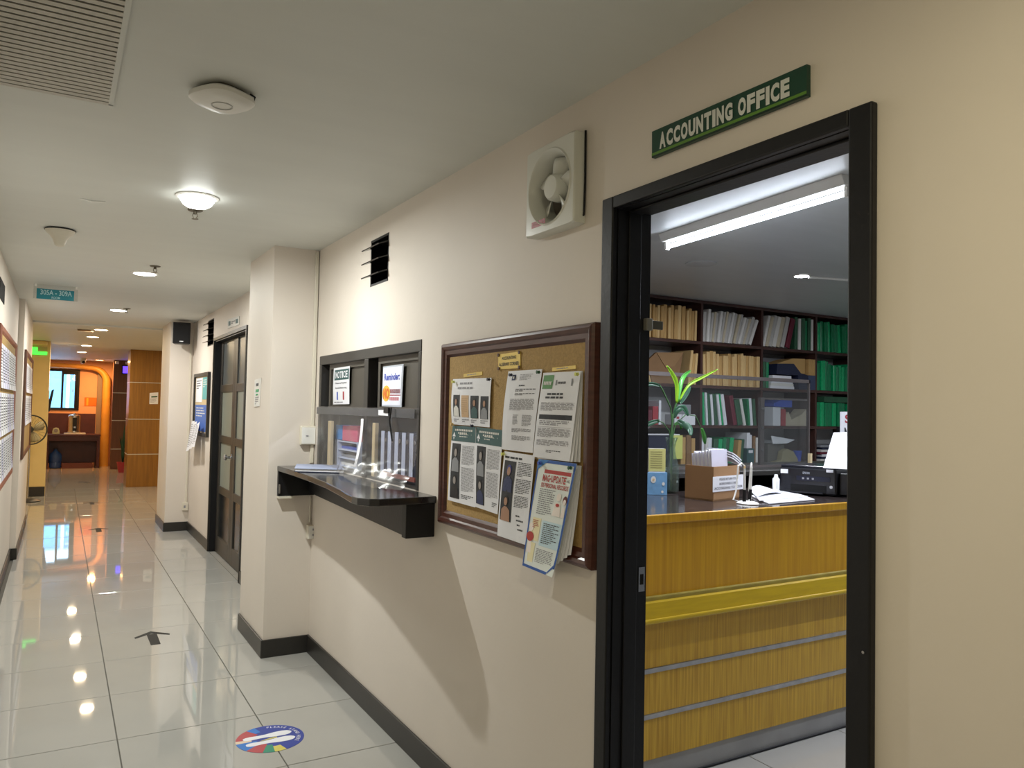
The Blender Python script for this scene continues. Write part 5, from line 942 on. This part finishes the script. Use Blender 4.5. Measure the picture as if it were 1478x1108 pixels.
# far window
fwn = thing('window_2', None, None, (-.1, 20.7, 1.3)); fwn['kind'] = 'structure'
rails(FWIN, [(0, 0), (0, .03), (.05, .03), (.05, -.06)], 'frame_rail', M_black, fwn, plane='y', base=20.7)
B('mullion', M_black, fwn, .03, .075, 20.67, 20.76, 1.35, 2.19); B('sash_rail', M_black, fwn, .075, .35, 20.70, 20.74, 2.12, 2.19); B('sash_stile', M_black, fwn, .30, .35, 20.70, 20.74, 1.35, 2.12); B('handle', M_steel, fwn, .255, .275, 20.68, 20.70, 1.72, 1.80)
for (a, c) in ((-.57, .03), (.075, .30)): B('pane', M_glass, fwn, a, c, 20.735, 20.739, 1.35, 2.12 if a > 0 else 2.19)
t = thing('neighbouring_building', 'pale blue building outside the far window', 'building', (0, 25, -4)); B('facade', mat('sky_blue_facade', '7FB8E0', .7), t, -2.2, .45, 25, 28, -4, 2.6); B('roof_slab', M_white, t, -2.4, .65, 24.8, 28.2, 2.6, 2.75); B('downpipe', M_white, t, .16, .24, 24.9, 25, -4, 2.6)
# table, dispenser and others
M_tb = mat('maroon_table', '4E2620', .35, var=.15)
t = thing('side_table', 'dark red-brown table against the far orange wall', 'table', (.3, 20.2, 0)); tx0, tx1 = -.24, .84
B('table_top', M_tb, t, tx0, tx1, 19.9, 20.4, .72, .765, bevel=.004); B('back_panel', M_tb, t, tx0+.02, tx1-.02, 20.36, 20.38, .1, .72); B('apron', M_tb, t, tx0+.03, tx1-.03, 19.93, 19.95, .62, .72); B('leg', M_tb, t, tx0+.01, tx0+.07, 19.92, 20.38, 0, .72); B('leg', M_tb, t, tx1-.07, tx1-.01, 19.92, 20.38, 0, .72); B('bottom_shelf', mat('lit_shelf_brown', '6A3626', .4), t, .1, .70, 19.96, 20.34, .0, .12)  # bottom shelf gets a lighter brown to look lit
B('backboard', M_tb, None, -.3, .75, 20.66, 20.699, .72, 1.22); tag(bpy.data.objects['backboard'], 'dark red-brown board on the wall behind the far table', 'board')
t = thing('water_dispenser', 'shiny steel drink dispenser on the far table', 'dispenser', (.33, 20.1, .79)); MB().lathe([(.135, 0), (.14, .02), (.125, .06), (.125, .37), (.11, .40), (.03, .42), (.03, .44), (0, .445)], (.31, 20.1, .79), (0, 0, 1), 24).build('urn', M_steel, t, smooth=True); B('spout_column', M_black, t, .28, .36, 19.95, 19.985, .84, 1.14, bevel=.006); B('tap', M_steel, t, .30, .34, 19.92, 19.95, .90, .94)
B('serving_tray', M_white, None, .12, .54, 19.92, 20.27, .7655, .788); tag(bpy.data.objects['serving_tray'], 'white tray under the steel dispenser', 'tray')
t = thing('desk_clock', 'small pale green rounded clock on the far table', 'clock', (-.04, 20.05, .766)); MB().prism([(-.11, .766), (.03, .766), (.03, .83), (.01, .89), (-.04, .91), (-.09, .89), (-.11, .83)], 20.02, 20.08, 'y').build('case', mat('pale_green', 'B9C4A2', .5), t, bevel=.005); MB().lathe([(.04, 0), (.04, .003)], (-.04, 20.02, .845), (0, -1, 0), 20).build('dial', M_pg, t)
t = thing('water_bottle', 'blue water jug on the floor under the far table', 'water jug', (-.03, 19.82, 0)); MB().lathe([(.10, 0), (.125, .02), (.125, .12), (.115, .14), (.125, .16), (.125, .28), (.11, .33), (.04, .39), (.03, .42)], (-.03, 20.12, 0), (0, 0, 1), 22).build('jug', mat('jug_blue', '3A5FA0', .2, alpha=.85), t, smooth=True); MB().cyl((-.03, 20.12, .42), (-.03, 20.12, .45), .035).build('cap', M_navy, t)
t = thing('orange_notice', 'orange notice with yellow stripe on the far wall', 'notice', (.63, 20.69, 1.4)); B('board', mat('notice_orange', 'E8791A', .5), t, .51, .76, 20.69, 20.7, 1.40, 1.60); B('stripe', mat('notice_yellow', 'F2B233', .5), t, .55, .59, 20.686, 20.69, 1.41, 1.59)
t = thing('security_camera', 'small white dome camera under the far ceiling', 'camera', (.42, 19.6, 2.34)); MB().lathe([(.06, 2.445), (.06, 2.41), (.055, 2.39)], (.42, 19.2, 0), (0, 0, 1), 20).build('mount', M_white, t, smooth=True); MB().ell((.42, 19.2, 2.37), .055, .055, .05).build('dome', M_white, t, smooth=True); MB().ell((.425, 19.16, 2.355), .03, .03, .028).build('lens', M_black, t, smooth=True)
t = thing('ceiling_box', 'pale rectangular box on the lobby ceiling before the downlights', 'box', (.27, 11.6, 2.40)); B('case', M_cream, t, .17, .36, 11.55, 11.68, 2.415, 2.445, bevel=.004); B('front_plate', M_kraft, t, .18, .33, 11.546, 11.55, 2.42, 2.44)
# black tv on the left of the lobby
t = thing('tall_monitor', 'tall black display seen edge-on left of the far table', 'display', (-.2, 17.0, 0)); B('screen_body', M_black, t, -.235, -.17, 16.7, 17.5, .70, 1.70, bevel=.01); B('stand_cabinet', mat('dark_cabinet', '241914', .5), t, -.26, -.19, 16.75, 17.45, 0, .70)
MB().prism([(-.21, 1.30), (-.13, 1.70), (-.09, 1.72), (-.15, 1.30)], 16.9, 17.3, 'y').build('tilted_panel', M_black, t)
B('wall_box', M_wf, None, -.30, -.20, 18.2, 18.7, 1.9, 2.38, bevel=.004); tag(bpy.data.objects['wall_box'], 'dark box hanging high at the left of the far window', 'box')
# exit sign, trunking, stand fan
t = thing('exit_sign', 'glowing green exit sign on the yellow pier', 'sign', (-.3, 14.29, 2.22)); B('sign_plate', M_acr, t, -.405, -.19, 14.285, 14.29, 2.21, 2.355); M_eg = mat('exit_green', '4CF04A', .5, emit=1.6, var=.05)
B('green_panel', M_eg, t, -.40, -.19, 14.278, 14.284, 2.225, 2.275); B('green_panel', M_eg, t, -.40, -.32, 14.278, 14.284, 2.277, 2.34)
B('trunking_box', M_yellow, None, -.42, -.19, 14.2, 14.298, 2.375, 2.444, bevel=.02); tag(bpy.data.objects['trunking_box'], 'yellow painted box above the green exit sign', 'box')
fx, fy_, fz_ = -.36, 13.6, 1.065
t = thing('stand_fan', 'dark-rimmed stand fan partly hidden behind the left pier', 'fan', (fx, fy_, 0)); M_fr = mat('fan_rim', '33332C', .4)
MB().lathe([(.17, 0), (.175, .012), (.12, .03), (.03, .045)], (fx, fy_, 0), (0, 0, 1), 28).build('base', M_black, t, smooth=True); MB().cyl((fx, fy_, .04), (fx, fy_+.06, fz_-.05), .014).build('pole', M_steel, t, smooth=True)
fa = Vector((.35, -.93, 0)).normalized(); fc = Vector((fx, fy_, fz_))
MB().lathe([(.05, -.10), (.06, -.04), (.05, .0)], fc, fa, 20).build('motor', M_fr, t, smooth=True)
e_1 = Vector((0, 0, 1)); e_2 = fa.cross(e_1)
rim = [fc+fa*.04+e_1*(.215*math.cos(2*math.pi*k/32))+e_2*(.215*math.sin(2*math.pi*k/32)) for k in range(33)]
MB().tube(rim, .011, 8).build('cage_rim', M_fr, t, smooth=True)
for s_ in (0, 1):
    for k in range(24):
        a = 2*math.pi*k/24; d_ = e_1*math.cos(a)+e_2*math.sin(a); MB().tube([fc+fa*(.09 if s_ else -.02)+d_*.03, fc+fa*(.085 if s_ else -.01)+d_*.13, fc+fa*.04+d_*.214], .0015, 4).build('cage_wire', M_fr, t)
M_fb = mat('fan_blade_cream', 'B9B08E', .35)
for k in range(4):
    a = math.pi/2*k+.4; vv = []
    for (rr, w) in ((.03, .02), (.10, .07), (.17, .09), (.195, .06)):
        for g in (-1, 0, 1):
            aa = a+g*w/rr*.8; vv.append(fc+fa*(.03+.025*g)+(e_1*math.cos(aa)+e_2*math.sin(aa))*rr)
    o = MB().add(vv, [(3*j+i, 3*j+i+1, 3*j+i+4, 3*j+i+3) for j in range(3) for i in range(2)]).build('blade', M_fb, t, smooth=True); sm = o.modifiers.new('thickness', 'SOLIDIFY'); sm.thickness = .003
MB().lathe([(.04, .03), (.035, .05), (0, .055)], fc, fa, 18).build('hub', M_fr, t, smooth=True)
# plant by the far panel
t = thing('potted_plant', 'small green plant in a red pot beside the wood-panelled pillar', 'plant', (1.22, 18.6, 0)); MB().lathe([(.08, 0), (.11, .2), (.12, .22), (.10, .22), (.09, .19), (0, .18)], (1.22, 18.6, 0), (0, 0, 1), 20).build('pot', M_red, t, smooth=True)
for k in range(9):
    a = k*2.4; vv = []; L_ = .35+.25*(k % 3)
    for i in range(6):
        s_ = i/5; w = .025*math.sin(math.pi*min(1, s_*.9+.08)); p = Vector((1.22+.10*s_*s_*math.cos(a), 18.6+.10*s_*s_*math.sin(a), .18+L_*s_)); vv += [p+Vector((-math.sin(a)*w, math.cos(a)*w, 0)), p-Vector((-math.sin(a)*w, math.cos(a)*w, 0))]
    MB().add(vv, [(2*i, 2*i+1, 2*i+3, 2*i+2) for i in range(5)]).build('leaf', M_lf3, t, smooth=True)
# wide warm lamp of the lobby bay to the right of the corridor
downlight(2.3, 13.0, 'lobby downlight right of the corridor, hidden past the white column', 'FFDDA8', LAMP_W*.9, zc=2.445)
downlight(.75, 19.7, 'warm lobby downlight near the far orange wall', 'FFB870', LAMP_W*1.6, zc=2.445)
for o in list(bpy.data.objects):
    if o.type == 'MESH' and o.users_collection == (): bpy.data.objects.remove(o)
